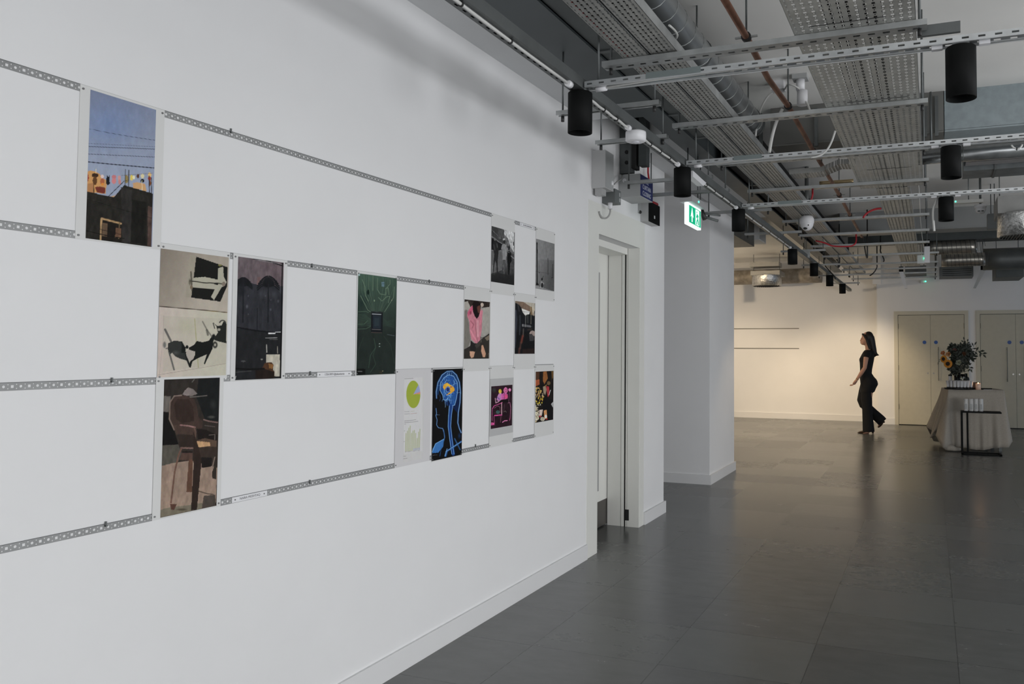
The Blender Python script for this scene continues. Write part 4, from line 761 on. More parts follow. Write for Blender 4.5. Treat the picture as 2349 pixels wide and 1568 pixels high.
loops(-.47, -.16, 3.36, 'thin dark wire laced under the wide tray at the nearest strut'); loops(-.42, -.10, 4.47, 'thin dark wire laced under the wide tray at the second strut'); loops(-.44, -.12, 6.2, 'thin dark wire laced under the wide tray beyond the second cross track')

# spiral duct
xr = P3(1545, 0, Z=3.03).x; dxc = xr-.085
sd = thing('spiral_duct', (dxc, 2, 3.0), 'round spiral duct running beside the pair of narrow trays', 'duct')
ye = P3(1722, 285, Z=3.03).y
MB().tube([(dxc, y, 3.03) for y in np.linspace(-1.5, ye, 12)], .085, 28).build('duct_shell', mat('spiral_duct_steel', (.38, .40, .41, 1), .35, .8, noise=.12, nscale=5), sd)
hp = []; k = 0; y = 1.5
while y < ye: hp.append((dxc+.0865*math.cos(k*.35), y, 3.03+.0865*math.sin(k*.35))); k += 1; y += .0085
MB().tube(hp, .0022, 5).build('seam', M_GALV, sd)
MB().tube([(dxc, ye, 3.03), (dxc, ye+.02, 3.03)], .093, 28).build('end_collar', M_GALVD, sd)
for y in (2.6, 4.1, 5.4): MB().tube([(dxc+.0875*math.cos(a), y, 3.03+.0875*math.sin(a)) for a in np.linspace(0, 6.28, 25)], .004, 6).build('hanging_band', M_GALVD, sd); rod(sd, dxc, y, 3.115)

# copper pipe
cp = [(1645, -30), (1712, 85), (1762, 180), (1808, 243), (1866, 347), (1895, 395), (1925, 447), (1950, 493), (1978, 545)]
cpts = [P3(a, b, Z=2.94) for a, b in cp]
x_m = float(np.mean([p.x for p in cpts[:5]]))
pipe = thing('copper_pipe', (x_m, 3, 2.94), 'tarnished copper pipe hung from clamps between the narrow and wide trays', 'pipe')
MB().tube(cpts, .0165, 14).build('pipe_run', M_COPPER, pipe)
for i in (1, 3, 4, 6, 7):
    p = cpts[i]; d = (cpts[i]-cpts[i-1]).normalized()*.014
    c = MB().tube([p-d, p+d], .024, 14).build('pipe_clamp', M_CABK, pipe)
    MB().box(p.x-.055, p.x+.055, p.y-.006, p.y+.006, p.z-.004, p.z+.004).build('clamp_bolt', M_GALV, c)
    rod(pipe, p.x, p.y, p.z+.02)

# I-beam, big duct and added void-darkening box along the left
ib = thing('steel_beam', (-1.73, 6, 2.99), 'long dark steel beam above the trunking beside the soffit', 'beam')
MB().box(-1.798, -1.64, -6, 16.2, 2.985, 2.998).box(-1.875, -1.798, -6, 4.95, 2.985, 2.998).box(-1.725, -1.715, -6, 16.2, 2.998, ZC).build('flange_and_web', mat('dark_blue_grey_paint', (.085, .10, .105, 1), .5, .1, noise=.1, nscale=3), ib)
du = thing('rectangular_duct', (-1.3, 2, 3.02), 'dark rectangular duct above the nearest part of the narrow trays', 'duct')
ye1 = P3(1560, 320, Z=3.0).y
MB().box(-1.635, -1.36, -3, ye1, 3.0, 3.24).build('duct_body', M_DUCT, du)
for y in (1.2, 2.5, 3.8, 5.0, ye1-.02): MB().box(-1.638, -1.355, y, y+.03, 2.994, 3.25).build('duct_flange', M_GALVD, du)
for y in (2.0, 4.4): rod(du, -1.6, y, 3.24); rod(du, -1.40, y, 3.24)
vd = thing('void_shade_box', (-1.35, 10, 3.0), 'black duct-shaped box added to darken the void above the trays beyond the rectangular duct', 'duct')  # box added so the ceiling void reads as deep shade
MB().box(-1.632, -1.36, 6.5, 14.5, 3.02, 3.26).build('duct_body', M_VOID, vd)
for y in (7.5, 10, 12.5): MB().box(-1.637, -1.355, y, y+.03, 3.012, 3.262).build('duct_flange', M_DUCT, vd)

# cross beams
def xbeam(x0, x1, y, z0, label, m=M_BEAM, d=.36):
    t = thing('cross_beam', ((x0+x1)/2, y, z0), label, 'beam', 'steel beams crossing the ceiling')
    MB().box(x0, x1, y, y+.014, z0+.012, ZC).box(x0, x1, y, y+d, z0, z0+.014).box(x0, x1, y+d-.014, y+d, z0+.014, ZC).build('beam_casing', m, t); return t
box_l = xbeam(-1.15, .105, 6.07, 3.0, 'dull steel beam section crossing behind the copper pipe, left of the blue-grey beam', mat('dull_beam', (.17, .17, .16, 1), .5, .2))
b1 = xbeam(.11, 5.4, 6.07, 3.0, 'grey-blue steel beam crossing the ceiling behind the large right lamp')
for q in ((2122, 240), (2148, 240), (1745, 280), (1872, 290)):
    p = P3(*q, Y=6.05); MB().box(p.x-.012, p.x+.012, 6.04, 6.075, 2.97, 3.26).build('stiffener', M_GALVD, b1)
rod(b1, P3(2135, 240, Y=6.0).x, 6.0, 2.9, 3.28, .008)
yb2 = P3(2200, 474, Z=ZC).y
b2 = xbeam(-1.15, 5.4, yb2, 3.02, 'second cross beam, a wide grey one beyond the smoke detector', mat('mid_grey_casing', (.27, .28, .28, 1), .5, .1))
b3 = xbeam(-1.15, 5.4, 12.2, 3.02, 'third cross beam, far back above the table', M_DUCT)
b4 = xbeam(-4.9, -2.25, 11.0, 2.98, 'cross beam left of the trunking beyond the pillar', M_SOFF, .5)

# right-hand ducts
def xtube(px0, px1, py, z, r, name, label, m, cat='duct', x1=None, group=None):
    a = P3(px0, py, Z=z); b = Vector((x1 if x1 else P3(px1, py, Z=z).x, a.y, z))
    o = thing(name, (a.x, a.y, z), label, cat, group)
    MB().tube([a+(b-a)*k/8 for k in range(9)], r, 24).build('duct_shell', m, o)
    return o, a, b
o, a, b = xtube(2100, 0, 361, 2.97, .062, 'round_duct', 'shiny round steel duct crossing at right under the second cross track', mat('bright_duct_steel', (.60, .62, .63, 1), .28, .9, noise=.15, nscale=12), x1=5.3)
for x in (.25, .75, 1.6, 2.8): rod(o, x, a.y, a.z+.06); MB().tube([(x, a.y+.064*math.cos(t), a.z+.064*math.sin(t)) for t in np.linspace(0, 6.28, 21)], .003, 5).build('hanging_band', M_GALVD, o)
y2 = a.y+.22
t = thing('red_cable_tray', (1, y2, 2.93), 'narrow perforated tray with red cables behind the shiny round duct', 'cable tray')
xa = P3(2215, 382, Y=y2).x
MB().box(xa, 5.2, y2-.07, y2+.07, 2.935, 2.937).box(xa, 5.2, y2-.07, y2-.068, 2.935, 2.975).build('tray_body', holes('red_tray_steel', (.35, .34, .34, 1), lambda g, p: g.AND(g.box(p[0], .042, 0, .012)[0], g.m('LESS_THAN', g.m('ABSOLUTE', g.m('SUBTRACT', p[2], 2.955)), .008)), .5, .5), t)
MB().tube([(xa+.02, y2-.05, 2.955), (5.1, y2-.05, 2.955)], .012, 8).build('red_cable', M_CABR, t)
for x in (.6, 1.9): rod(t, x, y2, 2.96)
y3 = P3(2250, 408, Z=2.9).y
t = thing('flat_duct', (1.5, y3, 2.9), 'broad flat grey duct above the third cross track at right', 'duct')
yq = max(y3-.42, y2+.10); MB().box(P3(2207, 400, Y=y3).x, 5.3, yq, y3, 2.9, 3.12).build('duct_body', mat('flat_duct_steel', (.16, .175, .18, 1), .45, .5, noise=.2, nscale=9), t)
for x in (.5, .85, 1.5): MB().box(x, x+.02, yq-.01, y3+.004, 2.894, 3.13).build('duct_flange', M_GALVD, t)
for x in (.6, 1.8): rod(t, x, y3-.2, 3.12)
# emergency light bar, smoke detector
p = P3(2222, 463, Z=2.95); q = P3(2255, 460, Y=p.y)
t = thing('emergency_light', (p.x, p.y, p.z), 'slim metal emergency light bar with a green dot, right of a black lamp', 'emergency light')
MB().box(P3(2188, 463, Y=p.y).x, q.x, p.y-.03, p.y+.03, p.z-.012, p.z+.02).build('housing', mat('pale_aluminium', (.5, .5, .48, 1), .35, .5), t)
g = P3(2192, 462, Y=p.y-.03)
M_GREEN = mat('green_led', (.0, .5, .2, 1), .4, emit=(.05, 1, .45, 1), es=5)
MB().ell(g, (.008, .008, .008), 10, 6).build('indicator', M_GREEN, t); rod(t, p.x, p.y, p.z+.015)
p = P3(2249, 474, Z=2.98)
t = thing('smoke_detector', (p.x, p.y, p.z), 'white round smoke detector hanging at right under the ceiling', 'smoke detector')
MB().lathe([(0, .02), (.062, .02), (.062, -.01), (.052, -.016), (.056, -.04), (.035, -.07), (0, -.072)], p, 28).build('housing', M_WHITE, t)
for s in (-1, 1): MB().box(p.x+s*.018-.012, p.x+s*.018+.012, p.y-.058, p.y-.04, p.z-.058, p.z-.05).build('vent_slot', M_CABK, t)
rod(t, p.x, p.y, p.z+.02, r=.012, name='stem')
# suspended fan units wrapped in foil
def fan_unit(px0, px1, ytop, ymid, ybot, y, label, grille=True, rad=None, px=None):
    a = P3(px0, ymid, Y=y); b = P3(px1, ymid, Y=y); zt = P3(px0, ytop, Y=y).z; zb = P3(px0, ybot, Y=y).z; r = rad or (b.x-a.x)/2; cx = a.x+r
    t = thing('fan_unit', (cx, y, zb), label, 'air unit')
    MB().box(a.x, a.x+2*r, y-.06, y+.5, a.z, zt).build('casing', mat('unit_casing', (.34, .34, .33, 1), .5, .3, noise=.05, nscale=8), t)
    MB().lathe([(r-.02, 0), (r, .01), (r, a.z-zb)], (cx, y+r*.4, zb), 40).build('foil_drum', M_FOIL, t)
    gm = MB().lathe([(0, .012), (r-.012, .012)], (cx, y+r*.4, zb), 32)
    for k in range(-7, 8):
        xx = k*r/8; L = math.sqrt(max(r*r-xx*xx, 0))-.015
        gm.box(cx+xx-.003, cx+xx+.003, y+r*.4-L, y+r*.4+L, zb-.002, zb+.012)
    gm.build('grille', M_GALVD if grille else M_VOID, t)
    for sx in (.03, 2*r-.03): rod(t, a.x+sx, y+.1, zt)
    return t
fan_unit(2288, 2400, 452, 491, 543, 8.9, 'large foil-wrapped fan unit with a round grille at the right edge')
yf = 15.2
f2 = fan_unit(1723, 1790, 622, 632, 656, yf, 'foil-wrapped drum fan unit hanging far away near the back wall', False)
a0 = P3(1720, 612, Y=yf); a1 = P3(1787, 600, Y=yf); MB().box(a0.x, a1.x, yf-.03, yf+.3, a0.z, a1.z).build('top_plate', mat('unit_casing', (.34, .34, .33, 1)), f2)
o, a, b = xtube(1640, 1895, 638, 2.93, .15, 'foil_duct', 'thick dusty duct along the top of the far white wall', mat('dusty_duct', (.30, .27, .23, 1), .6, .2, noise=.35, nscale=10))
o, a, b = xtube(2127, 2215, 569, 2.93, .10, 'spiral_duct', 'brassy lit spiral duct at right, the upper one', mat('warm_duct_steel', (.42, .40, .36, 1), .32, .8, noise=.3, nscale=9), x1=P3(2238, 569, Z=2.93).x)
hp = [(a.x+.05+k*.0022, a.y+.1015*math.cos(k*.22), a.z+.1015*math.sin(k*.22)) for k in range(330)]
MB().tube(hp, .003, 5).build('seam', M_DUCT, o)
o, a2, b = xtube(2160, 2250, 597, 2.80, .10, 'spiral_duct', 'brassy lit spiral duct at right, the lower one', MATS['warm_duct_steel'], x1=P3(2258, 597, Z=2.80).x)
hp = [(a2.x+.05+k*.0019, a2.y+.1015*math.cos(k*.22), a2.z+.1015*math.sin(k*.22)) for k in range(330)]
MB().tube(hp, .003, 5).build('seam', M_DUCT, o)
o, a, b = xtube(2255, 2400, 595, 2.86, .17, 'wide_round_duct', 'wide grey round duct at the right edge above the doors', M_GALVD, x1=2.8)
def pbox(name, px0, px1, py0, py1, y, d, m, label, cat, rods=True):
    a = P3(px0, py0, Y=y); b = P3(px1, py1, Y=y)
    t = thing(name, ((a.x+b.x)/2, y, b.z), label, cat)
    MB().box(a.x, b.x, y, y+d, b.z, a.z).build('casing', m, t)
    if rods and a.z < ZC-.03: rod(t, a.x+.04, y+d/2, a.z); rod(t, b.x-.04, y+d/2, a.z)
    return t, a, b
t, a, b = pbox('louvred_unit', 2155, 2233, 612, 633, 15.0, .5, M_GALVD, 'grey louvred air box above the first pair of beige doors', 'air unit')
for k in range(4): z = b.z+.02+k*.035; MB().box(a.x+.05, b.x-.03, 14.99, 15.0, z, z+.008).build('louvre', M_VOID, t)
t, a, b = pbox('ceiling_cassette', 2076, 2125, 610, 628, 15.1, .5, M_GALVD, 'small dark air box above the left beige doors', 'air unit')
pbox('air_box', 2284, 2349, 602, 634, 14.2, .8, M_DUCT, 'dark bulky air box at the right edge below the wide duct', 'air unit')
pbox('grey_junction_box', 2265, 2292, 490, 523, 9.6, .12, M_GREYD, 'dark square box beside the large foil fan unit', 'box')
t, a, b = pbox('lit_sensor_box', 2104, 2123, 585, 603, 12.0, .1, M_WHITE, 'small white box with a green light at the end of the wide tray', 'sensor')
MB().ell((b.x-.01, 11.99, (a.z+b.z)/2+.01), (.012, .012, .012), 8, 6).build('indicator', M_GREEN, t)
t, a, b = pbox('lit_exit_marker', 2112, 2122, 643, 648, 16.1, .08, M_WHITE, 'tiny white fitting with a green light high above the left beige doors', 'emergency light', False)
MB().ell((b.x+.01, 16.07, (a.z+b.z)/2), (.014, .012, .012), 8, 6).build('indicator', M_GREEN, t)
# small black-topped projectors with white housings
for (x0, x1, yt, ym, yb, y, sl, lb) in ((2120, 2133, 549, 565, 602, 11.6, 0, 'white upright projector with a black cap beside the brassy ducts'), (2062, 2072, 611, 623, 661, 14.4, 9, 'white slanting blade fitting with a black cap, left of the beige doors'), (2250, 2261, 607, 619, 660, 13.6, -22, 'grey slanting blade fitting with a black cap, above the table')):
    a = P3(x0, ym, Y=y); b = P3(x1, yt, Y=y); t = thing('wall_washer', ((a.x+b.x)/2, y, b.z), lb, 'ceiling lamp')
    MB().box(a.x, b.x, y, y+.08, a.z, b.z).build('cap', M_BLACK, t)
    c = P3(x0+sl, yb, Y=y); e = P3(x1+sl, yb, Y=y); mm = MB()
    e2 = P3(x1+sl-3*(sl != 0), yb, Y=y)
    mm.prism([(a.x, a.z), (b.x, a.z), (e.x, e.z), (e2.x-.02*(sl != 0) if sl else c.x, c.z)], 1, y, y+.07)
    mm.build('blade', M_WHITE if sl >= 0 else M_GREYP, t); rod(t, (a.x+b.x)/2, y+.03, b.z)
# dome camera
p = P3(1851, 507, Z=2.74)
t = thing('dome_camera', (p.x, p.y, p.z), 'white dome security camera hanging among the struts, above the far lamps', 'camera')
R = .072
MB().lathe([(0, .05), (R*.8, .05), (R, .02), (R, -.02), (R*.92, -.028)], p, 28).build('housing', M_WHITE, t)
MB().lathe([(R*.93, -.028), (R*.85, -.055), (R*.6, -.082), (R*.3, -.095), (0, -.098)], p, 28).build('dome', M_WHITE, t)
MB().ell((p.x-.01, p.y-R*.55, p.z-.078), (.022, .014, .014), 12, 8).build('lens', M_CABK, t); MB().ell((p.x+.022, p.y-R*.8, p.z-.05), (.007, .006, .007), 8, 6).build('led', M_CABK, t)
MB().tube([(p.x, p.y, p.z+.05), (p.x, p.y, ZC)], .02, 10).build('stem', M_GREYD, t)
pbox('white_junction_box', 1838, 1856, 572, 590, 10.2, .08, M_GREYP, 'pale grey junction box below and behind the dome camera', 'box')
# alarm sounder and cables on the concrete between the trays
p = P3(1836, 190, Z=3.25)
t = thing('ceiling_sounder', (p.x, p.y, ZC), 'white sounder with a cylinder hanging on the concrete left of the wide tray', 'alarm')
MB().box(p.x-.05, p.x+.05, p.y-.05, p.y+.05, 3.27, ZC).build('base_plate', M_GREYP, t)
MB().tube([(p.x, p.y, 3.20), (p.x, p.y, 3.27)], .03, 16).build('gland', M_WHITE, t); MB().tube([(p.x+.01, p.y+.02, 3.10), (p.x+.01, p.y+.02, 3.20)], .036, 20).build('cylinder', M_WHITE, t)
q = P3(1785, 205, Z=3.25)
t = thing('junction_box', (q.x, q.y, ZC), 'small white junction box behind the copper pipe', 'box')
MB().box(q.x-.045, q.x+.045, q.y-.045, q.y+.045, 3.24, ZC).build('casing', M_WHITE, t)
cable('loop_cable', bez(q+Vector((.04, 0, -.01)), q+Vector((.08, -.1, -.02)), p+Vector((-.08, -.1, .0)), p+Vector((0, -.02, -.05))), .006, M_CABW, 'pale cable arching between the junction box and the sounder')
cable('loop_cable', bez(q+Vector((-.04, 0, -.02)), P3(1755, 220, Y=q.y), P3(1736, 260, Y=q.y), P3(1733, 312, Y=q.y-.1)), .0075, M_CABW, 'white cable dropping left from the junction box behind the copper pipe')
cable('loop_cable', bez(p+Vector((.02, 0, -.14)), P3(1848, 228, Y=p.y), P3(1856, 240, Y=p.y), P3(1860, 266, Y=p.y-.05)), .008, M_CABW, 'white cable falling from the sounder cylinder')
cable('loop_cable', bez(P3(1795, 250, Y=5.2), P3(1778, 280, Y=5.2), P3(1770, 310, Y=5.2), P3(1765, 350, Y=5.2)), .011, M_CABW, 'thick pair of pale cables hanging behind the second cross track')
cable('loop_cable', bez(P3(1916, 300, Y=4.82), P3(1906, 335, Y=4.82), P3(1895, 360, Y=4.82), P3(1860, 361, Y=4.82), 18), .006, M_CABW, 'white cable hooking down onto the second cross track left of the wide tray')
cable('loop_cable', bez(P3(2320, 332, Y=4.86), P3(2325, 342, Y=4.86), P3(2340, 347, Y=4.86), P3(2345, 331, Y=4.86)), .005, M_CABW, 'small white cable loop under the second cross track at the right edge', ties=1)
cable('loop_cable', bez(P3(1535, 58, Z=2.86), P3(1553, 72, Z=2.86), P3(1560, 84, Z=2.86), P3(1547, 90, Z=2.86)), .005, M_CABW, 'short white cable between the right narrow tray and the spiral duct')
cable('loop_cable', bez(P3(1871, 552, Y=9.3), P3(1915, 560, Y=9.3), P3(1890, 565, Y=9.3), P3(1935, 565, Y=9.3))+bez(P3(1935, 565, Y=9.3), P3(1960, 566, Y=9.3), P3(1965, 560, Y=9.3), P3(1964, 545, Y=9.46))[1:]+[Vector((P3(1964, 545, Y=9.46).x, 9.46, 2.775))], .009, M_CABR, 'red cable looping under the narrow trays')
cable('loop_cable', bez(P3(2022, 478, Y=8.0), P3(2005, 477, Y=8.0), P3(1985, 487, Y=8.0), P3(1980, 500, Y=8.0)), .010, M_CABR, 'red cable curving down beside the wide tray')
cable('loop_cable', bez(P3(1864, 444, Y=6.6), P3(1864, 452, Y=6.6), P3(1860, 460, Y=6.6), P3(1858, 464, Y=6.6))[::-1]+[Vector((P3(1864, 444, Y=6.68).x, 6.68, 2.78))], .008, M_CABR, 'short red cable behind the third cross track')
cable('loop_cable', bez(P3(2145, 468, Y=6.46), P3(2136, 480, Y=6.46), P3(2142, 510, Y=6.46), P3(2143, 530, Y=6.46))[::-1]+[Vector((P3(2150, 460, Y=6.46).x, 6.46, 2.61))], .009, M_CABW, 'pale cable hanging left of the third right-hand lamp')
for k, (x0, y0, x1, y1, y) in enumerate(((1915, 640, 1890, 600, 12.5), (1995, 632, 2012, 612, 13), (1918, 596, 1926, 610, 12), (2026, 600, 2020, 570, 12.2), (1975, 545, 1990, 590, 10.9))):
    cable('loose_cable', bez(P3(x0, y0, Y=y), P3(x0+8, y0-4, Y=y), P3(x1-4, y1+10, Y=y), P3(x1, y1, Y=y))+[Vector((P3(x1, y1, Y=y).x, y, ZC))], .009, M_CABK, 'loose dark cable end '+('left of the far trays', 'right of the far end of the narrow trays', 'beside the second last lamps', 'crossing under the wide tray far back', 'hanging near the red loop')[k])
# cable tray joining the pair and the wide tray
a = P3(1815, 405, Z=2.88); b = P3(1885, 400, Z=2.88); c = P3(1928, 382, Z=2.93); d = P3(1965, 382, Z=2.93)
t = thing('linking_tray', (a.x, a.y, a.z), 'perforated tray branching across between the narrow and wide trays', 'cable tray')
mm = MB(); w = .10
for p, q in ((a, b), (b, c), (c, d)):
    n = len(mm.v); mm.add([(p.x, p.y-w, p.z), (q.x, q.y-w, q.z), (q.x, q.y+w, q.z), (p.x, p.y+w, p.z), (p.x, p.y-w, p.z+.04), (q.x, q.y-w, q.z+.04), (p.x, p.y-w, p.z+.002), (q.x, q.y-w, q.z+.002)], [(0, 1, 2, 3), (0, 1, 5, 4)])
mm.build('tray_body', M_TRAYN, t); rod(t, b.x, b.y, b.z)
# gas-pipe like lit rail behind it
o, a, b = xtube(1880, 1960, 420, 3.02, .018, 'brass_pipe', 'thin brassy pipe behind the linking tray', mat('brass_pipe', (.55, .42, .24, 1), .3, .8), 'pipe')
# duct left of the trunking beyond the pillar
t = thing('rectangular_duct', (-2.8, 10.5, 2.8), 'grey rectangular duct ending left of the far lamps beyond the pillar', 'duct')
MB().box(-3.5, P3(1730, 560, Y=11.0).x, 9.35, 11.0, 2.88, 3.2).build('duct_body', mat('plain_duct', (.15, .155, .15, 1), .5, .4, noise=.1, nscale=5), t); rod(t, -2.9, 9.8, 3.2)

# ------------------------------------------------------------------ boxes over the sliding door
t = thing('control_box', (WX, 5.12, 2.64), 'tall grey control box high on the wall left of the sliding door head', 'box')
MB().box(WX, WX+.103, 5.035, 5.19, 2.545, 2.81).build('casing', mat('light_grey_box', (.50, .50, .50, 1), .5), t)
MB().box(WX+.101, WX+.105, 5.04, 5.185, 2.55, 2.805).build('lid', M_GREYP, t)
MB().box(WX+.02, WX+.075, 5.05, 5.12, 2.50, 2.545).build('gland_block', mat('clear_grey', (.42, .42, .42, 1), .3), t)
MB().ell((WX+.105, 5.16, 2.60), (.01, .014, .018), 10, 8).build('key_switch', M_WHITE, t)
t = thing('junction_box', (WX, 5.28, 2.50), 'small dark grey box with two cable slots above the sliding door', 'box')
MB().box(WX+.0, WX+.10, 5.225, 5.34, 2.475, 2.575).build('casing', M_GREYD, t)
for z in (2.545, 2.505): MB().box(WX+.099, WX+.102, 5.305, 5.325, z-.014, z+.014).build('slot', M_GREYP, t)
MB().tube([(WX+.06, 5.235, 2.43), (WX+.06, 5.235, 2.475)], .017, 12).build('gland', M_WHITE, t)
cable('loop_cable', bez((WX+.06, 5.235, 2.43), (WX+.07, 5.235, 2.36), (WX+.0, 5.21, 2.33), (WX+.01, 5.15, 2.40)), .006, mat('grey_cable', (.34, .34, .33, 1), .5), 'grey cable loop under the small dark box above the sliding door')
cable('loop_cable', bez((WX+.105, 5.20, 2.60), (WX+.105, 5.30, 2.66), (WX+.06, 5.46, 2.68), (WX+.03, 5.54, 2.74)), .005, mat('grey_cable', (.34, .34, .33, 1)), 'thin grey cable rising between the control box and the fire curtain box')
t = thing('fire_curtain_box', (WX, 5.67, 2.65), 'grey box with a dark blue fire curtain sign above the sliding door', 'box')
yA = 5.545
MB().box(WX, WX+.175, yA, 5.83, 2.575, 2.745).build('casing', mat('pale_grey_steel', (.40, .41, .41, 1), .45), t)
MB().tube([(WX+.05, yA-.005, 2.70), (WX+.05, yA, 2.70)], .016, 16).build('key_lock', M_WHITE, t)
sg = MB().box(WX+.175, WX+.178, yA+.005, 5.825, 2.58, 2.742).build('sign_plate', mat('navy_sign', (.012, .02, .11, 1), .4), t)
text('sign_lettering', 'FIRE\nCURTAIN\nCLOSING', .048, mat('sign_white', (.55, .57, .62, 1), .5), sg, (WX+.1785, 5.685, 2.655), (0, 1, 0), (0, 0, 1), wide=.92)
t = thing('access_panel', (WX, 6.1, 2.55), 'black faced access unit on the pier with a red cable from above', 'access unit')
MB().box(WX, WX+.07, 6.03, 6.30, 2.465, 2.625).build('casing', mat('light_grey_box', (.5, .5, .5, 1)), t)
fp = MB().box(WX+.07, WX+.076, 6.03, 6.30, 2.465, 2.63).build('face_plate', M_BLACK, t); MB().box(WX+.076, WX+.078, 6.15, 6.175, 2.505, 2.53).build('button', M_WHITE, fp)
MB().tube([(WX+.045, 6.04, 2.64), (WX+.06, 6.26, 2.64)], .018, 10).build('red_gland', M_CABR, t)
cable('drop_cable', [(WX+.055, 6.12, 2.65), (WX+.055, 6.11, 2.75), (WX+.04, 6.10, 2.88), (WX+.04, 6.10, 3.0)], .008, M_CABR, 'red cable dropping from the soffit to the black access unit')
cable('drop_cable', [(WX+.045, 6.06, 2.65), (WX+.05, 6.09, 2.72), (WX+.04, 6.10, 2.82)], .006, M_CABR, 'second red cable merging above the black access unit')
t = thing('cctv_bracket', (WX, 5.98, 2.56), 'tiny grey bracket with a lens left of the black access unit', 'bracket')
MB().box(WX, WX+.012, 5.97, 6.0, 2.53, 2.63).build('arm', M_GREYP, t); MB().ell((WX+.016, 5.985, 2.535), (.012, .014, .014), 10, 8).build('lens', M_CABK, t)
# riser steel behind the gap in the soffit
t = thing('riser_strut', (-2.05, 5.5, 2.8), 'dark punched steel riser plate in the gap above the fire curtain box', 'steelwork')
MB().box(-2.205, -2.10, 5.56, 5.60, 2.76, ZC).build('plate', M_GALVD, t)
for z in (2.84, 2.92, 3.0): MB().tube([(-2.15, 5.555, z), (-2.15, 5.56, z)], .015, 12).build('hole', M_VOID, t)
MB().box(-2.09, -2.06, 5.5, 5.6, 2.78, ZC).build('rail', M_VOID, t); MB().box(-2.04, -1.98, 5.52, 5.6, 2.80, ZC).build('inner_plate', M_DUCT, t)
# exit sign
t = thing('exit_sign', (-1.75, 6.0, 2.59), 'lit green and white emergency exit sign with an arrow and running figure', 'exit sign')
G1 = mat('exit_green', (.0, .22, .10, 1), .4, emit=(.0, .40, .19, 1), es=.9); WE = mat('exit_white', (.9, .95, .95, 1), .4, emit=(.85, 1, .98, 1), es=1.1)
ys, yE, zs, zE = 5.80, 6.16, 2.39, 2.555
sd_ = MB().box(-1.765, -1.735, ys, yE, zs, zE).build('panel', WE, t)
MB().box(-1.80, -1.70, ys-.01, yE+.01, zE+.004, zE+.055).build('housing', mat('exit_housing', (.42, .42, .43, 1), .45), t)
MB().box(-1.734, -1.733, ys+.02, yE-.012, zs+.015, zE-.015).build('green_field', G1, sd_)
yc = ys+.10
MB().add([(-1.7325, yc+a, zs+.0825+b) for a, b in ((-.012, -.055), (.012, -.055), (.012, -.005), (.04, -.02), (0, .06), (-.04, -.02), (-.012, -.005))], [(0, 1, 2, 3, 4, 5, 6)]).build('arrow', WE, sd_)
MB().box(-1.7325, -1.732, ys+.195, yE-.06, zs+.022, zE-.022).build('doorway', WE, sd_)
fg = MB(); fx = -1.7315; o_ = (ys+.235, zs+.08)
for a, b in (((-.005, .03), (.012, -.01)), ((.012, -.01), (-.012, -.03)), ((-.012, -.03), (-.02, -.055)), ((.012, -.01), (.03, -.03)), ((.03, -.03), (.035, -.055)), ((0, .025), (-.025, .0)), ((0, .025), (.028, .012))):
    fg.tube([(fx, o_[0]+a[0], o_[1]+a[1]), (fx, o_[0]+b[0], o_[1]+b[1])], .006, 6)
fg.ell((fx, o_[0]-.008, o_[1]+.043), (.002, .010, .010), 10, 6); fg.build('running_figure', G1, sd_)
MB().ell((-1.70, 5.97, zE+.03), (.006, .012, .008), 8, 6).build('indicator', M_GREEN, t)
rod(t, -1.75, 5.84, zE+.05, 2.985); rod(t, -1.75, 6.12, zE+.05, 2.985)
p = P3(1640, 490, Y=6.6)
t = thing('spot_bracket', (-1.75, 6.35, 2.6), 'dark double-pronged bracket just right of the exit sign', 'bracket')
MB().tube([(-1.78, 6.3, 2.60), (-1.74, 6.3, 2.50)], .02, 8).build('body', M_CABK, t)
MB().tube([(-1.74, 6.3, 2.52), (-1.64, 6.35, 2.49)], .011, 8).build('prong', M_GREYD, t); MB().tube([(-1.74, 6.3, 2.55), (-1.63, 6.38, 2.54)], .009, 8).build('prong', M_GREYD, t); rod(t, -1.78, 6.3, 2.6, 2.985)
t = thing('white_driver_box', (-1.46, 5.3, 2.56), 'white wedge-shaped driver box under the trunking right of the second lamp', 'box')
a = P3(1587, 400, Z=2.575); b = P3(1607, 415, Z=2.575)
MB().prism([(a.y, 2.56), (a.y+.26, 2.55), (b.y+.12, 2.585), (a.y, 2.60)], 0, -1.50, -1.455).build('casing', M_WHITE, t)
# ------------------------------------------------------------------ the walking woman
def soft(name, mb, voxel, m, parent, it=6):
    o = mb.build('tmp', m); r = o.modifiers.new('r', 'REMESH'); r.mode = 'VOXEL'; r.voxel_size = voxel
    s = o.modifiers.new('s', 'SMOOTH'); s.iterations = it; s.factor = .5
    bpy.context.view_layer.update()
    me = bpy.data.meshes.new_from_object(o.evaluated_get(bpy.context.evaluated_depsgraph_get()))
    bpy.data.objects.remove(o); b = wloc(parent)
    for v in me.vertices: v.co -= b
    me.polygons.foreach_set('use_smooth', [True]*len(me.polygons)); me.name = name
    n = bpy.data.objects.new(name, me); COL.objects.link(n); n.parent = parent; return n
def loft(mb, secs, n=20):
    "secs: (cx, cy, z, rx, ry) horizontal rings joined and capped"
    v = []; 
    for cx, cy, z, rx, ry in secs: v += [(cx+rx*math.cos(2*math.pi*j/n), cy+ry*math.sin(2*math.pi*j/n), z) for j in range(n)]
    k = len(secs); f = [(i*n+j, i*n+(j+1) % n, (i+1)*n+(j+1) % n, (i+1)*n+j) for i in range(k-1) for j in range(n)]
    f += [tuple(range(n))[::-1], tuple(range((k-1)*n, k*n))]
    return mb.add(v, f, True)
PX0, PY0 = -1.041, 14.3
def wx(zx): return PX0+(zx-616)/5.6*.00754
def wz(zy): return (253-zy/5.6)*.00754
def L2(zx, zy, y=0): return Vector((wx(zx), PY0+y, wz(zy)))
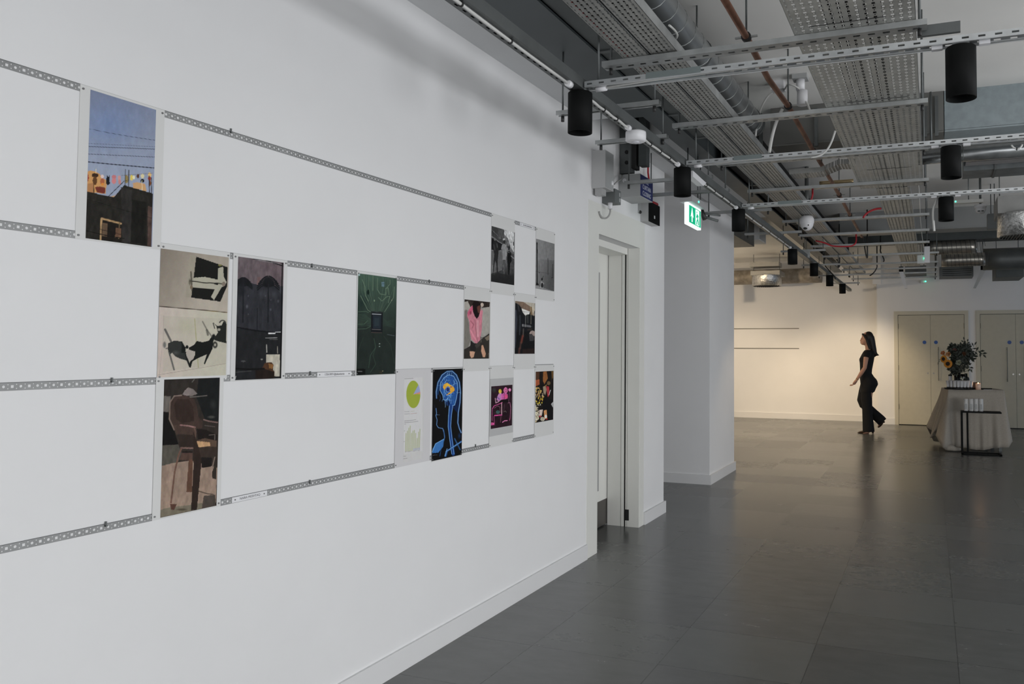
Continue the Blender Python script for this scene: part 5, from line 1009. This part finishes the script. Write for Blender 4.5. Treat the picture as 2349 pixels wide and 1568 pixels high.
SKIN = mat('skin', (.66, .36, .25, 1), .5); CLOTH = mat('black_clothing', (.010, .010, .011, 1), .85); HAIR = mat('dark_brown_hair', (.014, .009, .007, 1), .5, noise=.3, nscale=90)
wm = thing('person', (PX0, PY0, 0), 'woman with long dark hair walking left in a black top and wide black trousers', 'person')
b = MB()
# head, jaw, nose, lips, neck
b.ell(L2(618, 192), (.082, .072, .100), 20, 14); b.ell(L2(588, 232), (.062, .056, .078), 18, 12); b.ell(L2(562, 268), (.026, .030, .022), 12, 8)
b.tube([L2(556, 190), L2(546, 215), L2(534, 234)], [.010, .012, .010], 8); b.ell(L2(536, 236), (.010, .010, .008), 10, 8)
b.ell(L2(544, 254), (.012, .020, .006), 10, 6); b.ell(L2(545, 262), (.012, .018, .006), 10, 6); b.ell(L2(580, 172), (.036, .056, .045), 12, 8)
for s in (-1, 1): b.ell(L2(552, 206, s*.030), (.014, .016, .012), 10, 8); b.ell(L2(618, 218, s*.072), (.018, .008, .030), 10, 8)
b.tube([L2(622, 250), L2(628, 300), L2(640, 350)], [.052, .047, .058], 16)
# torso, hips, legs
loft(b, [(wx(645), PY0, wz(360), .06, .12), (wx(640), PY0, wz(400), .085, .165), (wx(620), PY0, wz(470), .105, .15), (wx(610), PY0, wz(560), .085, .125), (wx(600), PY0, wz(650), .085, .13), (wx(625), PY0, wz(740), .125, .16), (wx(640), PY0, wz(800), .13, .165), (wx(630), PY0, wz(850), .10, .15)])
b.tube([L2(640, 800, -.075), L2(625, 1060, -.075), L2(628, 1370, -.06)], [.085, .055, .035], 14)
b.tube([L2(630, 800, .075), L2(540, 1010, .08), L2(660, 1150, .08), L2(770, 1265, .075)], [.085, .058, .048, .034], 14)
b.tube([L2(628, 1360, -.06), L2(625, 1395, -.06), L2(560, 1408, -.06)], [.035, .034, .022], 10); b.tube([L2(770, 1262, .075), L2(775, 1290, .075), L2(750, 1330, .075)], [.034, .032, .022], 10)
def arm(y0, sh, el, wr, hand):
    b.tube([sh, sh+(el-sh)*.5, el, el+(wr-el)*.35, wr], [.046, .040, .034, .036, .021], 14); b.ell(sh, (.052, .048, .052), 12, 10)
    d = (hand-wr).normalized(); side = Vector((0, 1, 0)); nrm = d.cross(side).normalized()
    b.tube([wr, wr+d*.03, wr+d*.085], [.022, .028, .025], 12)
    for k, (ln, off) in enumerate(((.062, -.027), (.072, -.009), (.068, .009), (.054, .026))):
        p = wr+d*.08+side*off; q = p+d*ln*.45-nrm*.006; r_ = q+d*ln*.3-nrm*.020; t_ = r_+d*ln*.12-nrm*.018
        b.tube([p, q, r_, t_], [.0098, .0090, .0082, .0070], 8)
    p = wr+d*.025-side*.022; b.tube([p, p+d*.03-side*.022-nrm*.008, p+d*.062-side*.020-nrm*.018], [.012, .0105, .008], 8)
arm(-1, L2(622, 405, -.175), L2(600, 575, -.205), L2(495, 735, -.17), L2(440, 815, -.16))
arm(1, L2(642, 405, .165), L2(640, 560, .185), L2(605, 680, .17), L2(590, 750, .16))
soft('body', b, .0065, SKIN, wm, 3)
# clothing
t_ = MB()
loft(t_, [(wx(642), PY0, wz(350), .068, .095), (wx(642), PY0, wz(370), .095, .165), (wx(632), PY0, wz(410), .112, .19), (wx(612), PY0, wz(470), .125, .165), (wx(610), PY0, wz(520), .115, .15), (wx(604), PY0, wz(600), .102, .135), (wx(600), PY0, wz(660), .100, .14), (wx(604), PY0, wz(700), .11, .15)])
for s in (-1, 1): t_.tube([L2(634, 388, s*.13), L2(622, 408, s*.185), L2(616, 442, s*.197)], [.066, .068, .056], 16)
for s in (-1, 1): t_.ell(L2(556, 478, s*.068), (.045, .052, .055), 14, 10)
soft('black_top', t_, .008, CLOTH, wm)
t_ = MB()
loft(t_, [(wx(600), PY0, wz(645), .098, .14), (wx(612), PY0, wz(690), .12, .155), (wx(636), PY0, wz(745), .145, .175), (wx(642), PY0, wz(790), .148, .18), (wx(630), PY0, wz(840), .128, .175), (wx(616), PY0, wz(890), .12, .17)])
t_.ell(L2(690, 765, -.06), (.068, .08, .085), 14, 10); t_.ell(L2(690, 765, .06), (.068, .08, .085), 14, 10)
loft(t_, [(wx(625), PY0-.07, wz(830), .10, .09), (wx(610), PY0-.07, wz(960), .095, .09), (wx(618), PY0-.07, wz(1080), .085, .085), (wx(622), PY0-.07, wz(1200), .088, .085), (wx(630), PY0-.065, wz(1320), .096, .09), (wx(634), PY0-.06, wz(1392), .100, .092)])
t_.tube([L2(612, 800, .075), L2(582, 900, .08), L2(552, 1000, .08), L2(580, 1075, .08)], [.115, .108, .094, .086], 16); t_.tube([L2(545, 1005, .08), L2(600, 1085, .08), L2(690, 1170, .08), L2(775, 1245, .075), L2(800, 1272, .075)], [.080, .085, .085, .088, .088], 16)
soft('wide_trousers', t_, .009, CLOTH, wm)
h = MB()
h.ell(L2(640, 184), (.083, .082, .100), 20, 14); h.tube([L2(655, 185), L2(672, 240), L2(684, 300), L2(698, 355), L2(716, 395), L2(742, 412), L2(768, 416)], [.074, .066, .060, .054, .040, .022, .005], 18); h.tube([L2(680, 300), L2(700, 380), L2(716, 440)], [.052, .042, .010], 14)
for s in (-1, 1): h.tube([L2(562, 142, s*.022), L2(590, 165, s*.060), L2(618, 210, s*.072), L2(634, 270, s*.070), L2(655, 340, s*.056)], [.016, .024, .024, .022, .016], 10)
hb = soft('hair', h, .007, HAIR, wm, 4)
sh = MB(); ft = lambda x, y, z: (wx(x), PY0+y, z)
for y, base, rot in ((-.06, L2(628, 1416, -.06), 0),):
    sh.tube([ft(668, y, .070), ft(640, y, .060), ft(600, y, .034), ft(560, y, .022), ft(520, y, .016), ft(494, y, .010)], [.030, .036, .030, .026, .018, .006], 12)
    sh.tube([ft(686, y, .060), ft(684, y, .03), ft(688, y, .004)], [.024, .018, .016], 10); sh.tube([ft(668, y, .07), ft(690, y, .060)], [.034, .026], 10)
soft('heeled_shoe', sh, .005, mat('dark_brown_leather', (.05, .025, .012, 1), .35), wm, 2)
sh = MB(); q = [L2(790, 1262, .075), L2(780, 1292, .075), L2(762, 1320, .075), L2(742, 1345, .075)]; sh.tube(q, [.034, .032, .026, .010], 12); sh.tube([L2(800, 1262, .075), L2(826, 1276, .075)], [.022, .013], 10)
soft('heeled_shoe', sh, .005, MATS['dark_brown_leather'], wm, 2)
eb = MB()
for s in (-1, 1): eb.ell(L2(546, 206, s*.031), (.006, .010, .005), 8, 6)
eb.build('eyes', mat('dark_eye', (.02, .012, .01, 1), .2), wm)
lp = MB().ell(L2(537, 257), (.006, .016, .006), 8, 6); lp.build('lips', mat('lips', (.38, .10, .09, 1), .4), wm)
MB().tube([L2(508, 716, -.1735), L2(503, 724, -.173)], .027, 14).build('bracelet', mat('brass_bracelet', (.5, .3, .12, 1), .3, .8), wm)

# ------------------------------------------------------------------ draped table
TX0, TX1, TY0, TY1, TZ = .19, .93, 12.36, 12.96, .865
LIN = mat('oatmeal_linen', (.40, .365, .315, 1), .95, noise=.06, nscale=60)
tb = thing('table', ((TX0+TX1)/2, (TY0+TY1)/2, 0), 'table hidden under the oatmeal linen cloth', 'table')
MB().box(TX0, TX1, TY0, TY1, TZ-.03, TZ).build('tabletop', M_GREYD, tb)
for x in (TX0+.03, TX1-.07):
    for y in (TY0+.03, TY1-.07): MB().box(x, x+.04, y, y+.04, 0, TZ-.03).build('leg', M_GREYD, tb)
# cloth: rings from the table edge outwards and down with folds
N = 260; rings = []
def edge(s):
    per = [(TX0, TY0), (TX1, TY0), (TX1, TY1), (TX0, TY1)]; w_, d_ = TX1-TX0, TY1-TY0; P_ = 2*(w_+d_); u = s*P_
    if u < w_: return (TX0+u, TY0), (0, -1)
    u -= w_
    if u < d_: return (TX1, TY0+u), (1, 0)
    u -= d_
    if u < w_: return (TX1-u, TY1), (0, 1)
    u -= w_
    return (TX0, TY1-u), (-1, 0)
for i in range(14):
    t = max(0, (i-1)/12); R_ = []
    for j in range(N):
        s = j/N; (ex, ey), nn = edge(s)
        # distance to nearest corner drives the flare of the corner folds
        cd_ = min(math.hypot(ex-a, ey-c) for a in (TX0, TX1) for c in (TY0, TY1)); cn = max(0, 1-cd_/.20)
        cxn, cyn = (ex-(TX0+TX1)/2), (ey-(TY0+TY1)/2); L = math.hypot(cxn, cyn); diag = (cxn/L, cyn/L)
        fold = .016*math.sin(s*2*math.pi*17+1.3)+.010*math.sin(s*2*math.pi*31+.4)
        left = math.exp(-((ex-TX0)/.16)**2)
        out = .006+t*(.015+fold*(1+left*2.6)*min(1, t*2)+cn*.10)+left*t*.075
        nx, ny = nn[0]*(1-cn*.6)+diag[0]*cn*.6, nn[1]*(1-cn*.6)+diag[1]*cn*.6
        hem = .03+.02*math.sin(s*2*math.pi*5)
        if nn[0] < 0: hem = .20+.10*math.sin(s*60)
        if nn[0] > 0: hem = .12
        hem += cn*.02
        z = TZ+.006-(t**.92)*(TZ-hem)
        if i == 0: R_.append((ex*.999+.0005*(TX0+TX1), ey, TZ+.006))
        else: R_.append((ex+nx*out, ey+ny*out, z))
    rings.append(R_)
cm = MB(); v = [q for R_ in rings for q in R_]; f = [(i*N+j, i*N+(j+1) % N, (i+1)*N+(j+1) % N, (i+1)*N+j) for i in range(13) for j in range(N)]
f.append(tuple(range(N))); cm.add(v, f, True)
cl = cm.build('tablecloth', LIN, origin=((TX0+TX1)/2, (TY0+TY1)/2, 0)); cl.data.polygons[-1].use_smooth = False
so = cl.modifiers.new('thickness', 'SOLIDIFY'); so.thickness = .003; so.offset = -1
tb.rotation_euler.z = cl.rotation_euler.z = math.radians(8)
tag(cl, 'oatmeal linen tablecloth draped over the table, falling in folds to the floor', 'tablecloth')
bn = MB(); bn.ell((.17, 12.22, .05), (.09, .06, .045), 18, 10); bn.ell((.24, 12.21, .035), (.10, .05, .032), 18, 10); bn.ell((.13, 12.27, .09), (.05, .05, .07), 14, 8)
soft('gathered_hem', bn, .012, LIN, cl, 3)
TT = TZ+.0065
def at(px, yy, z=None): return P3(px, 890, Y=yy).x
# glass vase with the bouquet
GL = mat('clear_glass', (.9, .95, .95, 1), .03, trans=1.0)
vx, vy = at(2196, 12.72), 12.72
vs = thing('glass_vase', (vx, vy, TT), 'tall clear glass vase holding the sunflower bouquet', 'vase')
MB().lathe([(0, .0), (.040, 0), (.042, .01), (.046, .24), (.043, .24), (.039, .012), (0, .012)], (vx, vy, TT), 28).build('glass', GL, vs)
LEAF = mat('dark_green_leaves', (.010, .016, .008, 1), .6, noise=.4, nscale=30); STEM = mat('green_stem', (.04, .06, .025, 1), .6)
def leaf(mb, p, d, L, w, up=Vector((0, 0, 1))):
    d = Vector(d).normalized(); s = d.cross(Vector((.3, -1, .2))).normalized()*w; p = Vector(p); m_ = p+d*L*.5+Vector((0, -.004, .003))
    mb.add([p, m_+s, p+d*L, m_-s, m_+Vector((0, -.003, 0))], [(0, 4, 1), (1, 4, 2), (2, 4, 3), (3, 4, 0)], True)
def bq(px, py, y=12.72): return P3(px, py, Y=y)
stm = MB()
for k in range(9): stm.tube([(vx+.02*math.cos(k), vy+.02*math.sin(k), TT+.015), (vx+.012*math.sin(k*2), vy, TT+.22), bq(2175+k*7, 835+6*(k % 3))], .004, 5)
gr = random.Random(9); fol = MB()
OUT = [(510, 350), (580, 312), (700, 345), (790, 330), (870, 295), (960, 350), (950, 440), (1090, 500), (1115, 560), (1070, 680), (960, 650), (965, 720), (900, 790), (850, 850), (830, 925), (720, 960), (690, 1040), (590, 1040), (500, 900), (575, 800), (560, 600), (500, 450), (440, 430), (500, 400)]
def inside(x, y):
    r = False
    for i in range(len(OUT)):
        (x0, y0), (x1, y1) = OUT[i], OUT[(i+1) % len(OUT)]
        if (y0 > y) != (y1 > y) and x < (x1-x0)*(y-y0)/(y1-y0)+x0: r = not r
    return r
for k in range(1700):
    # foliage mass following the bouquet's outline
    px = gr.uniform(2172, 2238); py = gr.uniform(788, 861)
    if not inside((px-2130)*10.453, (py-760)*10.453): continue
    p = bq(px, py, 12.72+gr.uniform(-.12, .12)); a = gr.uniform(0, 6.28); leaf(fol, p, (math.cos(a), gr.uniform(-.6, .3), math.sin(a)), gr.uniform(.035, .07), gr.uniform(.010, .018))
fo = fol.build('foliage', LEAF, origin=(vx, vy, TT+.2)); tag(fo, 'mass of dark green leaves filling the bouquet in the glass vase', 'foliage', kind='stuff')
stm.build('stems', STEM, fo)
PET = mat('sunflower_petals', (.62, .25, .02, 1), .6, noise=.15, nscale=60); DISC = mat('sunflower_disc', (.02, .012, .008, 1), .9)
def sunflower(px, py, y, r, nd, label, pet=PET, disc=DISC, cat='flower', name='sunflower', layers=2, n=20):
    c = bq(px, py, y); nd = Vector(nd).normalized(); a = nd.cross(Vector((0, 0, 1))).normalized(); b_ = a.cross(nd)
    t = thing(name, c, label, cat, 'flowers of the bouquet')
    pm = MB()
    for l in range(layers):
        for k in range(n):
            th = 2*math.pi*(k+.5*l)/n; d = a*math.cos(th)+b_*math.sin(th); s = (a*-math.sin(th)+b_*math.cos(th))*r*.16
            p0 = c+d*r*.35; p1 = c+d*r*.7+nd*(.008-.004*l); p2 = c+d*r*(1-.05*l)-nd*.004*(l+1)
            pm.add([p0, p1+s, p2, p1-s], [(0, 1, 2, 3)], True)
    pm.build('petals', pet, t); dm = MB(); q = nd.to_track_quat('Z', 'Y').to_matrix(); dm.ell(c+nd*.006, (r*.46, r*.46, .012), 18, 8, q); dm.build('disc', disc, t)
    st = MB().tube([c, c-nd*.04+Vector((.0, 0, -.03)), Vector((vx, vy, TT+.26))], .004, 6).build('stem', STEM, t); return t
sunflower(2174.5, 834, 12.56, .066, (-.25, -1, .05), 'large sunflower at the front lower left of the bouquet')
sunflower(2164.5, 823, 12.60, .060, (-.7, -1, .1), 'sunflower at the far left edge of the bouquet, above the large one')
ORG = mat('apricot_petals', (.55, .26, .09, 1), .6); PKP = mat('dusty_pink_petals', (.30, .14, .12, 1), .6); WHP = mat('white_green_petals', (.34, .36, .27, 1), .6); OR2 = mat('orange_petals', (.52, .16, .03, 1), .6)
def rose(px, py, y, r, m, label, cat='flower'):
    c = bq(px, py, y); t = thing('rose', c, label, cat, 'flowers of the bouquet'); mb = MB(); rq = random.Random(int(px))
    for k in range(26):
        th = k*2.4; rr_ = r*(.15+.85*k/26); d = Vector((math.cos(th)*rr_, -r*.5*(1-k/26), math.sin(th)*rr_)); s = Vector((-math.sin(th), 0, math.cos(th)))*r*.34
        o_ = Vector((math.cos(th), 0, math.sin(th)))*r*.22; mb.add([c+d-s, c+d+o_*.5+Vector((0, -.012, 0)), c+d+s, c+d*.6], [(0, 1, 2, 3)], True)
    mb.build('petals', m, t); MB().tube([c, Vector((vx, vy, TT+.26))], .003, 5).build('stem', STEM, t); return t
rose(2175, 812, 12.60, .040, ORG, 'apricot rose at the upper left of the bouquet'); rose(2163, 809, 12.64, .034, OR2, 'orange flower behind the apricot rose at the left edge')
rose(2190, 802, 12.62, .028, PKP, 'dusty pink flower near the top left of the bouquet'); rose(2212, 811, 12.62, .034, mat('rust_petals', (.16, .06, .025, 1), .6), 'rust brown flower right of the bouquet centre')
rose(2199, 831, 12.58, .042, WHP, 'creamy white green flower low in the middle of the bouquet'); rose(2222, 792, 12.74, .040, mat('pale_lilac_petals', (.42, .42, .45, 1), .6), 'pale lilac blossom at the top right of the bouquet')
def branch(pts, label, n=9, L=.05, w=.012):
    P_ = [bq(*q) for q in pts]; o = thing('leafy_branch', P_[0], label, 'foliage', 'branches of the bouquet'); MB().tube(P_, .0028, 5).build('twig', STEM, o); mb = MB()
    for k in range(n):
        t = (k+.5)/n*(len(P_)-1); i = int(t); p = P_[i].lerp(P_[min(i+1, len(P_)-1)], t-i); d = (P_[min(i+1, len(P_)-1)]-P_[i]).normalized(); s = (-1)**k
        leaf(mb, p, d*.6+Vector((-d.z, -.2, d.x))*s*.8, L, w)
    leaf(mb, P_[-1], P_[-1]-P_[-2], L, w); mb.build('leaves', LEAF, o)
branch([(2214, 822), (2232, 806), (2246, 804), (2254, 812)], 'leafy branch reaching out to the right of the bouquet', 9, .075, .016)
branch([(2208, 815), (2212, 795), (2211, 780)], 'thin branch standing up at the top of the bouquet', 3, .055, .010)
branch([(2218, 815), (2230, 800), (2235, 792)], 'short branch with one upright leaf at the right of the bouquet', 3, .07, .012)
branch([(2205, 812), (2216, 798), (2219, 784)], 'small sprig curling over the pale lilac blossom', 4, .05, .012)
branch([(2200, 815), (2192, 800), (2184, 794)], 'leafy branch at the top left of the bouquet', 7, .06, .016)
branch([(2214, 835), (2222, 838), (2226, 846)], 'drooping branch at the lower right of the bouquet', 6, .06, .014)
branch([(2160, 820), (2155, 826), (2152, 834)], 'wispy sprig beyond the leftmost sunflower', 4, .02, .004)
# black slate tray with two rows of glasses
sx, sy = at(2201, 12.45), 12.47
ry_ = thing('serving_tray', (sx, sy, TT), 'round black serving tray under the frosted cups', 'tray')
MB().lathe([(0, 0), (.20, 0), (.215, .012), (.212, .016), (.19, .006), (0, .006)], (sx, sy, TT), 40).build('dish', M_BLACK, ry_)
MB().box(sx-.05, sx+.05, sy-.195, sy-.17, TT+.0065, TT+.016).build('rim_label', M_GREYP, ry_)
FR = mat('frosted_white_cup', (.55, .55, .56, 1), .45)
names = ['leftmost', 'second', 'third', 'fourth', 'fifth', 'sixth', 'seventh', 'rightmost']
def cup(x, y, label):
    t = thing('tumbler', (x, y, TT+.008), label, 'cup', 'frosted tumblers on the black tray')
    MB().lathe([(0, 0), (.016, 0), (.018, .012), (.030, .115), (.0275, .115), (.016, .014), (0, .014)], (x, y, TT+.008), 18).build('cup_wall', FR, t)
    MB().lathe([(0, -.001), (.0185, -.001), (.0205, .026), (.0, .026)], (x, y, TT+.008), 18).build('dark_base', M_CABK, t)
for k in range(8): cup(sx-.155+k*.044+(.0), sy-.05-.10*math.sin((k+.5)/8*math.pi), names[k]+' frosted tumbler in the front row on the black serving tray')
for k in range(5): cup(sx-.11+k*.058, sy+.07, ['leftmost', 'second', 'middle', 'fourth', 'rightmost'][k]+' frosted tumbler in the back row on the black serving tray')
t = thing('white_jar', (at(2180, 12.80), 12.80, TT), 'small white jar with a dark lid left of the vase', 'jar')
jx = at(2180, 12.80); MB().lathe([(0, 0), (.024, 0), (.026, .01), (.026, .18), (0, .18)], (jx, 12.80, TT), 20).build('jar_body', M_WHITE, t); MB().lathe([(0, .18), (.027, .18), (.027, .20), (0, .20)], (jx, 12.80, TT), 20).build('lid', M_BLACK, t)
bx = at(2217, 12.82); t = thing('dark_bottle', (bx, 12.82, TT), 'squat dark bottle behind the cups, right of the vase', 'bottle')
MB().lathe([(0, 0), (.045, 0), (.047, .10), (.040, .155), (.018, .175), (.016, .22), (0, .22)], (bx, 12.82, TT), 22).build('bottle_body', mat('dark_green_glass', (.01, .014, .01, 1), .2), t)
for k, px in enumerate((2205, 2211)):
    gx = at(px, 12.78); t = thing('wine_glass', (gx, 12.78-.03*k, TT), ('clear glass standing just right of the vase', 'clear glass between the vase and the dark bottle')[k], 'glass', 'clear glasses by the vase')
    MB().lathe([(0, 0), (.022, .0), (.003, .006), (.003, .10), (.024, .14), (.026, .21), (.024, .21), (.021, .142), (0, .106)], (gx, 12.78-.03*k, TT), 20).build('bowl_and_stem', GL, t)
x0, x1 = at(2231, 12.7), at(2246, 12.7)
tag(MB().box(x0, x1, 12.66, 12.76, TT, TT+.095).build('brown_box', mat('brown_leather_box', (.06, .028, .016, 1), .6), origin=((x0+x1)/2, 12.7, TT)), 'small dark brown box right of the cups', 'box')
x0, x1 = at(2229, 12.62), at(2275, 12.62)
tag(MB().box(x0, x1, 12.53, 12.68, TT, TT+.014).build('slate_board', M_BLACK, origin=((x0+x1)/2, 12.6, TT)), 'long black slate board behind the candle', 'board')
kx, ky = at(2244, 12.42), 12.42
t = thing('candle', (kx, ky, TT), 'lit candle in a frosted glass on the tablecloth', 'candle')
MB().lathe([(0, 0), (.036, 0), (.037, .088), (.034, .088), (.033, .05), (0, .05)], (kx, ky, TT), 24).build('holder', mat('frosted_holder', (.62, .50, .42, 1), .4, emit=(1, .35, .12, 1), es=.05), t)
MB().lathe([(0, .07), (.006, .074), (.008, .084), (.004, .097), (0, .105)], (kx, ky, TT), 12).build('flame', mat('flame', (1, .7, .3, 1), .5, emit=(1, .62, .25, 1), es=14), t)
l = bpy.data.lights.new('candle_light', 'POINT'); l.energy = .25; l.color = (1, .5, .2); l.shadow_soft_size = .01; o = bpy.data.objects.new('candle_light', l); COL.objects.link(o); o.location = (kx, ky, TT+.115)
x0 = at(2256, 12.40); tag(MB().box(x0, x0+.12, 12.38, 12.46, TT, TT+.004).build('folded_paper', M_PAPER, origin=(x0, 12.42, TT)), 'small folded white paper right of the candle', 'paper')
# low black stand with four white candles
BX0, BX1, BZ = P3(2204, 945, Y=11.97).x, P3(2296, 945, Y=11.97).x, P3(2250, 943, Y=11.97).z
t = thing('side_stand', ((BX0+BX1)/2, 11.97, 0), 'black metal C-shaped stand in front of the draped table', 'stand')
MB().box(BX0, BX1, 11.85, 12.09, BZ-.018, BZ).build('shelf', M_BLACK, t)
for y in (11.86, 12.07): MB().box(BX0, BX0+.022, y-.011, y+.011, .018, BZ-.018).build('leg', M_BLACK, t)
MB().box(BX0+.075, BX0+.10, 12.07, 12.092, .018, BZ-.018).build('leg', M_BLACK, t)
MB().box(BX0, BX1, 11.85, 11.872, 0, .018).box(BX0, BX1, 12.07, 12.092, 0, .018).box(BX0, BX0+.022, 11.85, 12.09, 0, .018).box(BX1-.022, BX1, 11.85, 12.09, 0, .018).build('base_frame', M_BLACK, t)
for k, px in enumerate((2215.5, 2227.5, 2238.5, 2250)):
    x = P3(px, 930, Y=11.97).x; z1 = P3(px, 914, Y=11.97).z
    t = thing('pillar_cup', (x, 11.97, BZ), ('leftmost', 'second from left', 'third from left', 'rightmost')[k]+' of the four white cylinder cups on the black stand', 'cup', 'white cylinders on the black stand')
    MB().lathe([(0, 0), (.027, 0), (.031, .01), (.031, z1-BZ-.01), (.027, z1-BZ), (0, z1-BZ)], (x, 11.97, BZ), 22).build('cylinder', mat('speckled_ceramic', (.58, .58, .57, 1), .5, noise=.15, nscale=120), t)
    MB().box(x-.014, x+.014, 11.937, 11.94, BZ+.03, BZ+.10).build('pale_label', M_GREYP, t)
